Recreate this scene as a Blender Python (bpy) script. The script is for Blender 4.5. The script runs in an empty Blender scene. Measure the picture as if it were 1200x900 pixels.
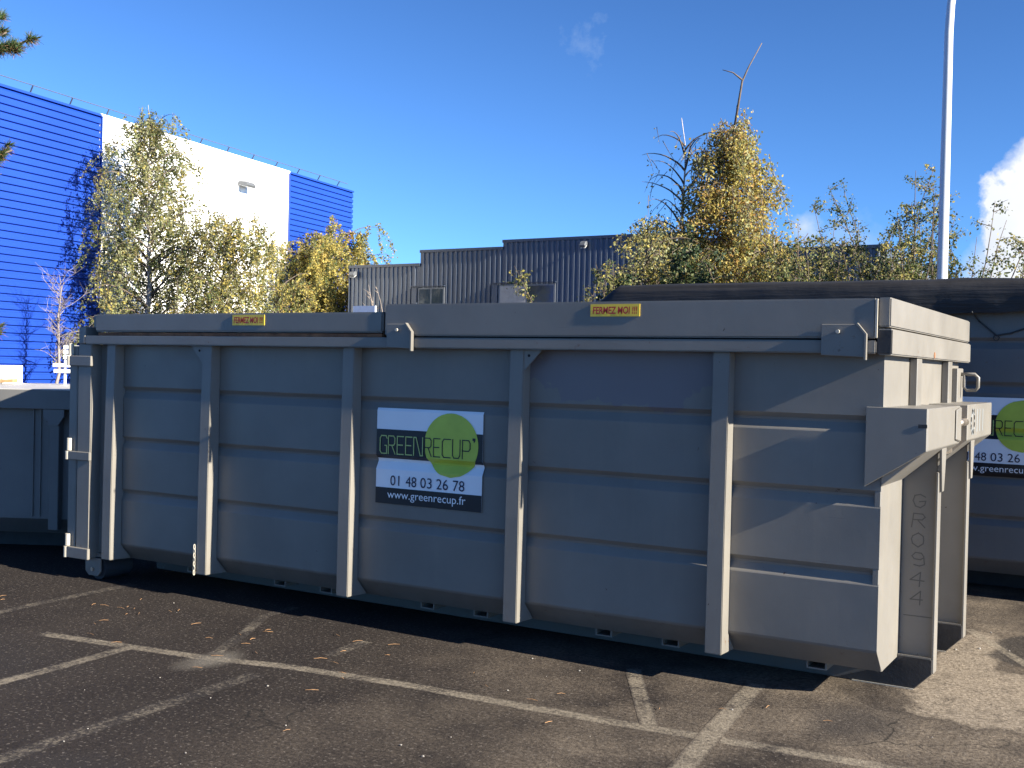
import bpy, bmesh, math, random
from mathutils import Vector, Matrix, noise
from math import radians as rad, sin, cos, tan, pi, sqrt

random.seed(7)
S = bpy.context.scene
COL = S.collection

# ------------------------------------------------------------------ camera
F, YAW, PITCH, ROLL = 1316.5, rad(30.51), rad(-0.767), rad(1.282)
CAM = Vector((1.173, -5.425, 1.565))
fw = Vector((-sin(YAW) * cos(PITCH), cos(YAW) * cos(PITCH), sin(PITCH)))
r0 = Vector((cos(YAW), sin(YAW), 0))
u0 = r0.cross(fw)
RT = cos(ROLL) * r0 + sin(ROLL) * u0
UP = -sin(ROLL) * r0 + cos(ROLL) * u0
cd = bpy.data.cameras.new('camera')
cam = bpy.data.objects.new('camera', cd)
COL.objects.link(cam)
cd.sensor_width = 36
cd.lens = F / 1200 * 36
cd.clip_start = 0.05
cd.clip_end = 3000
M = Matrix((RT, UP, -fw)).transposed().to_4x4()
M.translation = CAM
cam.matrix_world = M
S.camera = cam


def at(u, v, d):
    """world point seen at 1200x900 position (u, v) at depth d"""
    return CAM + (fw + (u - 600) / F * RT - (v - 450) / F * UP) * d


def ground_at(u, d):
    h = Vector((fw.x, fw.y, 0)).normalized()
    p = CAM + h * d + r0 * ((u - 600) / F * d)
    return Vector((p.x, p.y, 0))


def height_at(u, v, d):
    return at(u, v, d).z


# ------------------------------------------------------------------ world, sun, exposure
SUN_EL, SUN_AZ = rad(24.5), rad(-2.0)      # azimuth measured from +x
sv = Vector((cos(SUN_EL) * cos(SUN_AZ), cos(SUN_EL) * sin(SUN_AZ), sin(SUN_EL)))
W = bpy.data.worlds.new('World')
S.world = W
W.use_nodes = True
nt = W.node_tree
nt.nodes.clear()


def N(t, typ, **kw):
    n = t.nodes.new(typ)
    for k, v in kw.items():
        if k.startswith('i_'):
            n.inputs[int(k[2:]) if k[2:].isdigit() else k[2:].replace('_', ' ')].default_value = v
        else:
            setattr(n, k, v)
    return n


def math_(t, op, a, b=None, c=None, clamp=False):
    n = N(t, 'ShaderNodeMath', operation=op, use_clamp=clamp)
    for i, x in enumerate((a, b, c)):
        if x is None:
            continue
        if isinstance(x, (int, float)):
            n.inputs[i].default_value = x
        else:
            t.links.new(x, n.inputs[i])
    return n.outputs[0]


def mixc(t, fac, a, b, blend='MIX'):
    n = N(t, 'ShaderNodeMix', data_type='RGBA', blend_type=blend)
    for sock, x in ((n.inputs[0], fac), (n.inputs[6], a), (n.inputs[7], b)):
        if isinstance(x, (int, float)):
            sock.default_value = x
        elif isinstance(x, tuple):
            sock.default_value = (*x, 1) if len(x) == 3 else x
        else:
            t.links.new(x, sock)
    return n.outputs[2]


sky = N(nt, 'ShaderNodeTexSky', sky_type='NISHITA', sun_disc=False, sun_elevation=SUN_EL,
        sun_rotation=pi / 2 - SUN_AZ, altitude=0, air_density=1.0, dust_density=0.0, ozone_density=3.5)
vmap = N(nt, 'ShaderNodeVectorMath', operation='ADD')
vmap.inputs[1].default_value = (0, 0, 0.125)      # a clear autumn sky: keeps its blue down to the roofs
vnorm = N(nt, 'ShaderNodeVectorMath', operation='NORMALIZE')
nt.links.new(N(nt, 'ShaderNodeTexCoord').outputs['Generated'], vmap.inputs[0])
nt.links.new(vmap.outputs[0], vnorm.inputs[0])
nt.links.new(vnorm.outputs[0], sky.inputs['Vector'])
hsv = N(nt, 'ShaderNodeHueSaturation', i_Hue=0.494, i_Saturation=0.97, i_Value=1.0)
sc1 = mixc(nt, 1.0, sky.outputs[0], (0.42, 0.42, 0.42), 'MULTIPLY')
gm = N(nt, 'ShaderNodeGamma', i_Gamma=1.9)
nt.links.new(sc1, gm.inputs[0])
nt.links.new(mixc(nt, 1.0, gm.outputs[0], (1.5, 1.5, 1.5), 'MULTIPLY'), hsv.inputs['Color'])
tc = N(nt, 'ShaderNodeTexCoord')
gen = tc.outputs['Generated']
nz = N(nt, 'ShaderNodeTexNoise', noise_dimensions='3D', i_Scale=16.0, i_Detail=9.0, i_Roughness=0.6)
nt.links.new(gen, nz.inputs['Vector'])
nz2 = N(nt, 'ShaderNodeTexNoise', noise_dimensions='3D', i_Scale=5.0, i_Detail=5.0, i_Roughness=0.5)
nt.links.new(gen, nz2.inputs['Vector'])


def cloud(u, v, rpx, amp, soft):
    d = (at(u, v, 100) - CAM).normalized()
    vm = N(nt, 'ShaderNodeVectorMath', operation='DISTANCE')
    nt.links.new(gen, vm.inputs[0])
    vm.inputs[1].default_value = d
    nn = math_(nt, 'MULTIPLY', math_(nt, 'SUBTRACT', nz.outputs[0], 0.5), amp)
    e = math_(nt, 'ADD', math_(nt, 'SUBTRACT', rpx / F, vm.outputs['Value']), nn)
    return math_(nt, 'DIVIDE', e, soft, clamp=True)


def mx(*a):
    o = a[0]
    for b in a[1:]:
        o = math_(nt, 'MAXIMUM', o, b)
    return o


cum = mx(cloud(1215, 268, 62, 0.075, 0.007), cloud(1170, 238, 24, 0.07, 0.007), cloud(1196, 215, 20, 0.07, 0.007), cloud(1178, 290, 28, 0.07, 0.012), cloud(1250, 205, 62, 0.055, 0.012),
         cloud(1190, 320, 62, 0.06, 0.03), cloud(1300, 300, 130, 0.06, 0.02), cloud(1410, 260, 120, 0.08, 0.03),
         math_(nt, 'MULTIPLY', cloud(942, 266, 22, 0.07, 0.025), 0.75),
         math_(nt, 'MULTIPLY', cloud(1000, 290, 40, 0.09, 0.06), 0.6))
wisp = mx(math_(nt, 'MULTIPLY', cloud(690, 62, 14, 0.2, 0.08), 0.9), math_(nt, 'MULTIPLY', cloud(683, 85, 8, 0.16, 0.09), 0.6),
          math_(nt, 'MULTIPLY', cloud(588, 152, 3, 0.07, 0.05), 0.5))
cr = N(nt, 'ShaderNodeValToRGB')
cr.color_ramp.elements[0].position = 0.35
cr.color_ramp.elements[0].color = (3.3, 3.6, 4.2, 1)
cr.color_ramp.elements[1].position = 0.62
cr.color_ramp.elements[1].color = (5.2, 5.2, 5.2, 1)
nt.links.new(nz2.outputs[0], cr.inputs[0])
c1 = mixc(nt, cum, hsv.outputs[0], cr.outputs[0])
c2 = mixc(nt, wisp, c1, (2.2, 2.9, 4.0))
bg = N(nt, 'ShaderNodeBackground', i_Strength=0.066)
nt.links.new(c2, bg.inputs[0])
wo = N(nt, 'ShaderNodeOutputWorld')
nt.links.new(bg.outputs[0], wo.inputs[0])

sl = bpy.data.lights.new('sun', 'SUN')
sl.energy = 5.0
sl.angle = rad(0.5)
sl.color = (1.0, 0.93, 0.80)
so = bpy.data.objects.new('sun', sl)
COL.objects.link(so)
so.rotation_euler = sv.to_track_quat('Z', 'Y').to_euler()
so.location = sv * 60

S.view_settings.view_transform = 'Standard'
S.view_settings.look = 'None'
S.view_settings.exposure = 1.82
S.view_settings.gamma = 1
S.view_settings.use_curve_mapping = False
S.render.engine = 'CYCLES'
S.cycles.use_denoising = True
S.cycles.max_bounces = 8
S.cycles.diffuse_bounces = 4


# ------------------------------------------------------------------ materials
MATS = {}


def newmat(name):
    m = bpy.data.materials.new(name)
    m.use_nodes = True
    t = m.node_tree
    b = t.nodes['Principled BSDF']
    MATS[name] = m
    return m, t, b


def wpos(t):
    return N(t, 'ShaderNodeNewGeometry').outputs['Position']


def noise_(t, scale, detail=4, rough=0.55, vec=None, stretch=None):
    n = N(t, 'ShaderNodeTexNoise', i_Scale=scale, i_Detail=detail, i_Roughness=rough)
    v = vec if vec is not None else wpos(t)
    if stretch:
        mp = N(t, 'ShaderNodeMapping')
        mp.inputs['Scale'].default_value = stretch
        t.links.new(v, mp.inputs['Vector'])
        v = mp.outputs[0]
    t.links.new(v, n.inputs['Vector'])
    return n.outputs[0]


def ramp(t, x, a, b):
    n = N(t, 'ShaderNodeMapRange', clamp=True)
    n.inputs[1].default_value = a
    n.inputs[2].default_value = b
    t.links.new(x, n.inputs[0])
    return n.outputs[0]


def bump(t, b, h, strength=0.2, dist=0.01):
    n = N(t, 'ShaderNodeBump', i_Strength=strength, i_Distance=dist)
    t.links.new(h, n.inputs['Height'])
    t.links.new(n.outputs[0], b.inputs['Normal'])


def plain(name, c, rough=0.6, metal=0.0, var=0.12, scale=6.0, bmp=0.0, spec=0.5):
    m, t, b = newmat(name)
    k = ramp(t, noise_(t, scale, 5), 0.3, 0.7)
    a = tuple(x * (1 - var) for x in c)
    d = tuple(min(1, x * (1 + var)) for x in c)
    t.links.new(mixc(t, k, a, d), b.inputs['Base Color'])
    b.inputs['Roughness'].default_value = rough
    b.inputs['Metallic'].default_value = metal
    b.inputs['Specular IOR Level'].default_value = spec
    if bmp:
        bump(t, b, noise_(t, 60, 3), bmp, 0.004)
    return m


def steel_paint(name, c, chips=True, patch=False, rough=0.42):
    m, t, b = newmat(name)
    p = wpos(t)
    k = ramp(t, noise_(t, 1.7, 6, 0.6, p), 0.3, 0.7)
    col = mixc(t, k, tuple(x * 0.86 for x in c), tuple(x * 1.10 for x in c))
    # dust streaks running down
    st = ramp(t, noise_(t, 1.0, 5, 0.65, p, (9, 9, 0.7)), 0.55, 0.8)
    col = mixc(t, math_(t, 'MULTIPLY', st, 0.45), col, (c[0] * 1.25, c[1] * 1.2, c[2] * 1.1))
    # grime splashed on the lowest part
    sp = N(t, 'ShaderNodeSeparateXYZ')
    t.links.new(p, sp.inputs[0])
    low = math_(t, 'SUBTRACT', ramp(t, noise_(t, 7, 5, 0.6, p), 0.25, 0.9), math_(t, 'MULTIPLY', sp.outputs[2], 1.6), clamp=True)
    col = mixc(t, math_(t, 'MULTIPLY', low, 0.8), col, (0.10, 0.085, 0.065))
    if patch:
        # overpainted patch with its own ragged outline on the fourth bay
        q = N(t, 'ShaderNodeMapping')
        q.inputs['Location'].default_value = (1.34 / 0.62, 0, -1.57 / 0.21)
        q.inputs['Scale'].default_value = (1 / 0.62, 0, 1 / 0.21)
        t.links.new(p, q.inputs['Vector'])
        ln = N(t, 'ShaderNodeVectorMath', operation='LENGTH')
        t.links.new(q.outputs[0], ln.inputs[0])
        e = math_(t, 'ADD', ln.outputs['Value'], math_(t, 'MULTIPLY', math_(t, 'SUBTRACT', noise_(t, 7, 3, 0.5, p), 0.5), 1.1))
        col = mixc(t, math_(t, 'SUBTRACT', 1.0, ramp(t, e, 0.9, 0.94)), col, (c[0] * 0.86, c[1] * 0.84, c[2] * 1.02))
    # rust freckles along the top rail and the bottom fold
    zz_ = math_(t, 'MINIMUM', math_(t, 'ABSOLUTE', math_(t, 'SUBTRACT', sp.outputs[2], 1.70)), math_(t, 'ABSOLUTE', math_(t, 'SUBTRACT', sp.outputs[2], 0.24)))
    rz = math_(t, 'SUBTRACT', noise_(t, 17, 4, 0.7, p), math_(t, 'MULTIPLY', zz_, 1.2))
    col = mixc(t, math_(t, 'MULTIPLY', ramp(t, rz, 0.62, 0.68), 0.7), col, (0.11, 0.06, 0.033))
    # long thin scrapes
    sc_ = ramp(t, noise_(t, 1.0, 2, 0.5, p, (1.6, 2, 75)), 0.735, 0.76)
    sc_ = math_(t, 'MULTIPLY', sc_, ramp(t, noise_(t, 2.6, 2, 0.5, p), 0.52, 0.6))
    col = mixc(t, math_(t, 'MULTIPLY', sc_, 0.5), col, (c[0] * 0.55, c[1] * 0.55, c[2] * 0.58))
    if chips:
        ch = ramp(t, noise_(t, 26, 3, 0.6, p), 0.715, 0.73)
        ch2 = math_(t, 'MULTIPLY', ch, ramp(t, noise_(t, 2.1, 2, 0.5, p), 0.5, 0.6))
        col = mixc(t, ch2, col, (0.05, 0.032, 0.022))
    t.links.new(col, b.inputs['Base Color'])
    rr = math_(t, 'ADD', math_(t, 'MULTIPLY', noise_(t, 5, 4, 0.6, p), 0.25), rough - 0.1)
    t.links.new(rr, b.inputs['Roughness'])
    bump(t, b, math_(t, 'ADD', noise_(t, 140, 2, 0.5, p), math_(t, 'MULTIPLY', noise_(t, 9, 3, 0.5, p), 1.5)), 0.06, 0.004)
    return m


GREY = (0.165, 0.152, 0.131)
paint = steel_paint('grey_steel_paint', GREY)
paint_side = steel_paint('grey_steel_paint_side', GREY, patch=True)
paint_low = steel_paint('shaded_skid_paint', (0.085, 0.078, 0.07))  # grey paint darkened for the shade on the skid rails
paint_shade = steel_paint('shaded_grey_steel_paint', (0.122, 0.119, 0.113))  # same grey paint, darkened and cooled as shade on the other skips
worn_black = plain('worn_black_steel', (0.018, 0.017, 0.017), 0.6, 0, 0.4, 9, 0.2)
bare_steel = plain('bare_steel', (0.45, 0.38, 0.30), 0.35, 0.9, 0.3, 30)
cream = plain('cream_steel', (0.36, 0.33, 0.27), 0.5, 0, 0.12, 20, 0.1)  # pale cream steel; its paleness also stands in for sunlit edges
rust = plain('rust', (0.17, 0.075, 0.032), 0.85, 0, 0.5, 14, 0.3)
rubber = plain('roller_black', (0.025, 0.025, 0.027), 0.7)
dark_gap = plain('dark_interior', (0.012, 0.012, 0.013), 0.9)
white_film = plain('white_vinyl', (0.78, 0.79, 0.80), 0.35, 0, 0.03, 3)
black_film = plain('black_vinyl', (0.010, 0.010, 0.014), 0.35, 0, 0.1, 3)
green_film = plain('lime_vinyl', (0.43, 0.52, 0.06), 0.4, 0, 0.10, 7)
lime_ink = plain('lime_lettering', (0.42, 0.50, 0.16), 0.5, 0, 0.02)
navy_ink = plain('navy_lettering', (0.012, 0.014, 0.045), 0.5, 0, 0.02)
yellow_film = plain('yellow_vinyl', (0.72, 0.50, 0.04), 0.4, 0, 0.08, 9)
red_ink = plain('red_lettering', (0.42, 0.02, 0.02), 0.45, 0, 0.05)
weld_ink = plain('weld_bead', (0.085, 0.08, 0.07), 0.55)
blue_clad = plain('blue_cladding', (0.008, 0.042, 0.285), 0.4, 0, 0.05, 0.7)
white_clad = plain('white_cladding', (0.78, 0.78, 0.77), 0.5, 0, 0.03, 0.6)
grey_clad = plain('grey_cladding', (0.066, 0.083, 0.110), 0.4, 0, 0.06, 0.8)
grey_cap = plain('dark_flashing', (0.032, 0.045, 0.07), 0.4, 0, 0.05)
galv = plain('galvanised_steel', (0.42, 0.43, 0.44), 0.4, 0.5, 0.1, 8)
pole_paint = plain('pole_paint', (0.55, 0.56, 0.58), 0.4, 0.1, 0.05, 4)
lamp_grey = plain('floodlight_grey', (0.11, 0.115, 0.12), 0.4, 0.1)
lamp_glass = plain('floodlight_glass', (0.6, 0.6, 0.58), 0.15)
white_paint = plain('white_paint', (0.78, 0.77, 0.74), 0.5, 0, 0.05, 8)
wood = plain('weathered_wood', (0.33, 0.20, 0.09), 0.8, 0, 0.3, 25)
bark_birch = plain('birch_bark', (0.30, 0.27, 0.24), 0.8, 0, 0.5, 18, 0.2)
bark_dark = plain('brown_bark', (0.10, 0.075, 0.055), 0.85, 0, 0.35, 18, 0.2)
blind = plain('window_blind', (0.36, 0.33, 0.30), 0.7)
dark_room = plain('dark_room', (0.03, 0.032, 0.035), 0.8)

m, t, b = newmat('window_glass')
b.inputs['Base Color'].default_value = (0.035, 0.05, 0.06, 1)
b.inputs['Roughness'].default_value = 0.06
b.inputs['Specular IOR Level'].default_value = 0.8
k = noise_(t, 3, 2)
bump(t, b, k, 0.05, 0.01)
glass = m

# black mesh sheet
m, t, b = newmat('black_mesh_sheet')
k = ramp(t, noise_(t, 1.0, 5, 0.6, None, (1.2, 6, 22)), 0.35, 0.75)
t.links.new(mixc(t, k, (0.005, 0.005, 0.006), (0.020, 0.019, 0.020)), b.inputs['Base Color'])
b.inputs['Roughness'].default_value = 0.62
bump(t, b, math_(t, 'ADD', k, noise_(t, 7, 3, 0.5)), 0.3, 0.02)
tarp_mat = m


def leafmat(name, c, tr=0.35):
    m, t, b = newmat(name)
    out = t.nodes['Material Output']
    k = noise_(t, 2.3, 3)
    k2 = noise_(t, 40, 1)
    col = mixc(t, ramp(t, k2, 0.3, 0.7), tuple(x * 0.72 for x in c), tuple(x * 1.25 for x in c))
    col = mixc(t, ramp(t, k, 0.35, 0.65), col, (c[0] * 0.8, c[1] * 0.92, c[2] * 0.9))
    t.links.new(col, b.inputs['Base Color'])
    b.inputs['Roughness'].default_value = 0.55
    b.inputs['Specular IOR Level'].default_value = 0.3
    tn = N(t, 'ShaderNodeBsdfTranslucent')
    t.links.new(col, tn.inputs[0])
    ms = N(t, 'ShaderNodeMixShader')
    ms.inputs[0].default_value = tr
    t.links.new(b.outputs[0], ms.inputs[1])
    t.links.new(tn.outputs[0], ms.inputs[2])
    t.links.new(ms.outputs[0], out.inputs[0])
    return m


lf_yellow = leafmat('leaf_yellow', (0.46, 0.35, 0.09), 0.42)
lf_olive = leafmat('leaf_olive', (0.25, 0.225, 0.085), 0.42)
lf_green = leafmat('leaf_green', (0.11, 0.13, 0.045), 0.42)
lf_orange = leafmat('leaf_orange', (0.40, 0.235, 0.07), 0.42)
lf_dark = leafmat('leaf_dark_green', (0.03, 0.05, 0.02), 0.15)
lf_pale = leafmat('leaf_pale', (0.34, 0.32, 0.16), 0.42)
needle_green = leafmat('needle_green', (0.05, 0.075, 0.022), 0.1)
needle_brown = leafmat('needle_brown', (0.20, 0.10, 0.045), 0.1)


# asphalt colour shared by the ground and the worn paint on it
def asphalt_colour(t, p):
    fine = ramp(t, noise_(t, 48, 3, 0.7, p), 0.36, 0.66)
    speck = ramp(t, noise_(t, 55, 1, 0.5, p), 0.62, 0.70)
    big = ramp(t, noise_(t, 0.55, 5, 0.6, p), 0.35, 0.7)
    mid = ramp(t, noise_(t, 3.0, 5, 0.65, p), 0.4, 0.75)
    col = mixc(t, fine, (0.006, 0.0046, 0.0042), (0.022, 0.0165, 0.014))
    col = mixc(t, math_(t, 'MULTIPLY', big, 0.3), col, (0.050, 0.040, 0.033))
    col = mixc(t, math_(t, 'MULTIPLY', mid, 0.10), col, (0.095, 0.078, 0.062))
    sp = N(t, 'ShaderNodeSeparateXYZ')
    t.links.new(p, sp.inputs[0])
    # sandy dust left where the skips are dragged, towards the right
    dx = math_(t, 'ADD', sp.outputs[0], math_(t, 'MULTIPLY', sp.outputs[1], 0.25))
    g = ramp(t, dx, -3.0, -0.6)
    g = math_(t, 'MULTIPLY', g, ramp(t, noise_(t, 1.3, 6, 0.65, p), 0.36, 0.62))
    col = mixc(t, math_(t, 'MULTIPLY', g, 0.8), col, mixc(t, fine, (0.080, 0.062, 0.045), (0.22, 0.178, 0.132)))

    def spot(x, y, sx, sy, a, b_, nz_amp=0.9):
        q = N(t, 'ShaderNodeMapping')
        q.inputs['Location'].default_value = (-x / sx, -y / sy, 0)
        q.inputs['Scale'].default_value = (1 / sx, 1 / sy, 0)
        t.links.new(p, q.inputs['Vector'])
        ln = N(t, 'ShaderNodeVectorMath', operation='LENGTH')
        t.links.new(q.outputs[0], ln.inputs[0])
        e = math_(t, 'ADD', ln.outputs['Value'], math_(t, 'MULTIPLY', math_(t, 'SUBTRACT', noise_(t, 2.6, 5, 0.6, p), 0.5), nz_amp))
        return math_(t, 'SUBTRACT', 1.0, ramp(t, e, a, b_))
    # pale drag scar in front of the hook end, damp patch to the right of it, oil
    scar = spot(0.55, 0.55, 0.55, 0.62, 0.86, 0.98, 1.5)
    scar2 = spot(0.22, 1.35, 0.17, 0.75, 0.85, 1.0, 0.9)
    scar = math_(t, 'MAXIMUM', scar, scar2)
    scar = math_(t, 'MULTIPLY', scar, ramp(t, noise_(t, 9, 5, 0.7, p), 0.25, 0.5))
    col = mixc(t, math_(t, 'MULTIPLY', scar, 0.85), col, mixc(t, fine, (0.12, 0.095, 0.070), (0.30, 0.25, 0.19)))
    damp = spot(0.56, 1.72, 0.27, 0.55, 0.85, 1.0, 0.9)
    col = mixc(t, math_(t, 'MULTIPLY', damp, 0.9), col, mixc(t, fine, (0.020, 0.017, 0.015), (0.045, 0.038, 0.032)))
    oil = spot(-0.02, -0.25, 0.24, 0.30, 0.5, 1.2, 0.6)
    oil2 = spot(-2.35, -2.6, 0.35, 0.2, 0.5, 1.2, 0.6)
    oil3 = spot(-4.4, -1.9, 0.9, 0.5, 0.4, 1.2, 0.6)
    ok = math_(t, 'MAXIMUM', math_(t, 'MAXIMUM', oil, oil2), oil3)
    col = mixc(t, math_(t, 'MULTIPLY', ok, 0.7), col, (0.022, 0.019, 0.018))
    pale = spot(-3.15, -1.15, 0.12, 0.22, 0.4, 1.2, 0.8)
    col = mixc(t, math_(t, 'MULTIPLY', pale, 0.45), col, (0.20, 0.18, 0.15))
    vor = N(t, 'ShaderNodeTexVoronoi', feature='DISTANCE_TO_EDGE', i_Scale=0.75)
    wv = N(t, 'ShaderNodeVectorMath', operation='ADD')
    wn = N(t, 'ShaderNodeTexNoise', i_Scale=3.0, i_Detail=5.0)
    t.links.new(p, wn.inputs['Vector'])
    ws = N(t, 'ShaderNodeVectorMath', operation='SCALE')
    ws.inputs['Scale'].default_value = 0.35
    t.links.new(wn.outputs['Color'], ws.inputs[0])
    t.links.new(p, wv.inputs[0])
    t.links.new(ws.outputs[0], wv.inputs[1])
    t.links.new(wv.outputs[0], vor.inputs['Vector'])
    crk = math_(t, 'SUBTRACT', 1.0, ramp(t, vor.outputs['Distance'], 0.001, 0.0055))
    crk = math_(t, 'MULTIPLY', crk, ramp(t, noise_(t, 1.1, 3, 0.5, p), 0.48, 0.6))
    col = mixc(t, math_(t, 'MULTIPLY', crk, 0.75), col, (0.008, 0.007, 0.006))
    blot = ramp(t, noise_(t, 1.9, 4, 0.6, p), 0.60, 0.70)
    col = mixc(t, math_(t, 'MULTIPLY', blot, 0.45), col, (0.014, 0.011, 0.010))
    col = mixc(t, math_(t, 'MULTIPLY', speck, 0.42), col, (0.17, 0.148, 0.125))
    return col, fine


m, t, b = newmat('asphalt')
p = wpos(t)
acol, afine = asphalt_colour(t, p)
t.links.new(acol, b.inputs['Base Color'])
b.inputs['Roughness'].default_value = 0.8
b.inputs['Specular IOR Level'].default_value = 0.2
bump(t, b, math_(t, 'ADD', noise_(t, 75, 4, 0.7, p), math_(t, 'MULTIPLY', noise_(t, 4, 4, 0.6, p), 1.2)), 0.55, 0.012)
asphalt = m


def line_mat(name, wear):
    m, t, b = newmat(name)
    p = wpos(t)
    ac, fi = asphalt_colour(t, p)
    w = ramp(t, math_(t, 'ADD', math_(t, 'MULTIPLY', noise_(t, 45, 4, 0.7, p), 0.55), math_(t, 'MULTIPLY', noise_(t, 5, 4, 0.6, p), 0.45)),
             wear - 0.06, wear + 0.10)
    # ragged edge: the strip's own uv across its width
    uv = N(t, 'ShaderNodeUVMap').outputs[0]
    sp = N(t, 'ShaderNodeSeparateXYZ')
    t.links.new(uv, sp.inputs[0])
    ed = math_(t, 'SUBTRACT', 1.0, math_(t, 'ABSOLUTE', math_(t, 'SUBTRACT', math_(t, 'MULTIPLY', sp.outputs[1], 2.0), 1.0)))
    ed = math_(t, 'ADD', ed, math_(t, 'MULTIPLY', math_(t, 'SUBTRACT', noise_(t, 28, 4, 0.7, p), 0.5), 0.9))
    w = math_(t, 'MULTIPLY', w, ramp(t, ed, 0.05, 0.35))
    t.links.new(mixc(t, math_(t, 'MULTIPLY', w, 0.9), ac, mixc(t, fi, (0.12, 0.10, 0.075), (0.23, 0.195, 0.145))), b.inputs['Base Color'])
    b.inputs['Roughness'].default_value = 0.8
    b.inputs['Specular IOR Level'].default_value = 0.3
    bump(t, b, math_(t, 'ADD', noise_(t, 75, 4, 0.7, p), math_(t, 'MULTIPLY', noise_(t, 4, 4, 0.6, p), 1.2)), 0.5, 0.012)
    return m


line_good = line_mat('worn_line_paint', 0.455)
line_faint = line_mat('faint_line_paint', 0.55)


# ------------------------------------------------------------------ geometry helpers
class MB:
    def __init__(s):
        s.bm = bmesh.new()

    def box(s, x0, x1, y0, y1, z0, z1):
        vs = [s.bm.verts.new((x, y, z)) for x in (x0, x1) for y in (y0, y1) for z in (z0, z1)]
        for f in ((0, 1, 3, 2), (4, 6, 7, 5), (0, 4, 5, 1), (2, 3, 7, 6), (0, 2, 6, 4), (1, 5, 7, 3)):
            s.bm.faces.new([vs[i] for i in f])
        return s

    def prism(s, pts, axis, lo, hi):
        def mk(a, b, c):
            return {'x': (c, a, b), 'y': (a, c, b), 'z': (a, b, c)}[axis]
        A = [s.bm.verts.new(mk(a, b, lo)) for a, b in pts]
        B = [s.bm.verts.new(mk(a, b, hi)) for a, b in pts]
        n = len(pts)
        s.bm.faces.new(A)
        s.bm.faces.new(B[::-1])
        for i in range(n):
            s.bm.faces.new((A[i], A[(i + 1) % n], B[(i + 1) % n], B[i]))
        return s

    def tube(s, pts, rad_, n=8, cap=True):
        pts = [Vector(p) for p in pts]
        if not isinstance(rad_, (list, tuple)):
            rad_ = [rad_] * len(pts)
        rings = []
        up = Vector((0.3, 0.2, 1)).normalized()
        for i, p in enumerate(pts):
            d = (pts[min(i + 1, len(pts) - 1)] - pts[max(i - 1, 0)])
            if d.length < 1e-9:
                d = Vector((0, 0, 1))
            d.normalize()
            a = d.cross(up)
            if a.length < 1e-3:
                a = d.cross(Vector((1, 0, 0)))
            a.normalize()
            up = a.cross(d)
            rings.append([s.bm.verts.new(p + (a * cos(2 * pi * k / n) + up * sin(2 * pi * k / n)) * rad_[i]) for k in range(n)])
        for i in range(len(rings) - 1):
            for k in range(n):
                s.bm.faces.new((rings[i][k], rings[i][(k + 1) % n], rings[i + 1][(k + 1) % n], rings[i + 1][k]))
        if cap:
            s.bm.faces.new(rings[0][::-1])
            s.bm.faces.new(rings[-1])
        return s

    def quad(s, a, b, c, d):
        s.bm.faces.new([s.bm.verts.new(v) for v in (a, b, c, d)])
        return s

    def build(s, name, mat, parent=None, bev=0.0, smooth=False, seg=1):
        bm = s.bm
        bmesh.ops.recalc_face_normals(bm, faces=bm.faces)
        if bev:
            es = [e for e in bm.edges if len(e.link_faces) == 2 and e.calc_face_angle(0) > 0.5]
            bmesh.ops.bevel(bm, geom=es, offset=bev, segments=seg, affect='EDGES', clamp_overlap=True)
        me = bpy.data.meshes.new(name)
        bm.to_mesh(me)
        bm.free()
        return link(name, me, mat, parent, smooth)


def link(name, me, mat, parent=None, smooth=False):
    for mm in (mat if isinstance(mat, (list, tuple)) else [mat]):
        me.materials.append(mm)
    if smooth:
        for p_ in me.polygons:
            p_.use_smooth = True
    o = bpy.data.objects.new(name, me)
    COL.objects.link(o)
    if parent:
        o.parent = parent
        loc = parent.location.copy()
        q = parent.parent
        while q:
            loc += q.location
            q = q.parent
        me.transform(Matrix.Translation(-loc))
    return o


def settle(o, base):
    """put a single-mesh thing's origin at its base"""
    o.data.transform(Matrix.Translation(-Vector(base)))
    o.location = base
    return o


def thing(name, label, cat, loc=(0, 0, 0), group=None):
    o = bpy.data.objects.new(name, None)
    o.empty_display_size = 0.2
    COL.objects.link(o)
    o.location = loc
    return tag(o, label, cat, group)


def tag(o, label=None, cat=None, group=None, kind=None):
    if label:
        o['label'] = label
    if cat:
        o['category'] = cat
    if group:
        o['group'] = group
    if kind:
        o['kind'] = kind
    return o


def text_mesh(txt, size, sx=1.0, offset=0.0, shear=0.0, extrude=0.0008, spacing=1.0):
    cu = bpy.data.curves.new('t', 'FONT')
    cu.body = txt
    cu.size = size
    cu.offset = offset
    cu.shear = shear
    cu.extrude = extrude
    cu.space_character = spacing
    cu.resolution_u = 3
    o = bpy.data.objects.new('t', cu)
    COL.objects.link(o)
    dg = bpy.context.evaluated_depsgraph_get()
    dg.update()
    me = bpy.data.meshes.new_from_object(o.evaluated_get(dg))
    bpy.data.objects.remove(o)
    bpy.data.curves.remove(cu)
    xs = [v.co.x for v in me.vertices]
    ys = [v.co.y for v in me.vertices]
    return me, min(xs), max(xs), min(ys), max(ys)


def text_fit(name, txt, mat, parent, x0, x1, z0, z1, y, offset=0.0, shear=0.0, spacing=1.0):
    """text on a vertical face looking along +y, fitted to the rectangle"""
    me, a, b_, c, d = text_mesh(txt, 1.0, 1.0, offset, shear, 0.0, spacing)
    kx, kz = (x1 - x0) / (b_ - a), (z1 - z0) / (d - c)
    for v in me.vertices:
        v.co = (x0 + (v.co.x - a) * kx, y, z0 + (v.co.y - c) * kz)
    return link(name, me, mat, parent)


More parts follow.
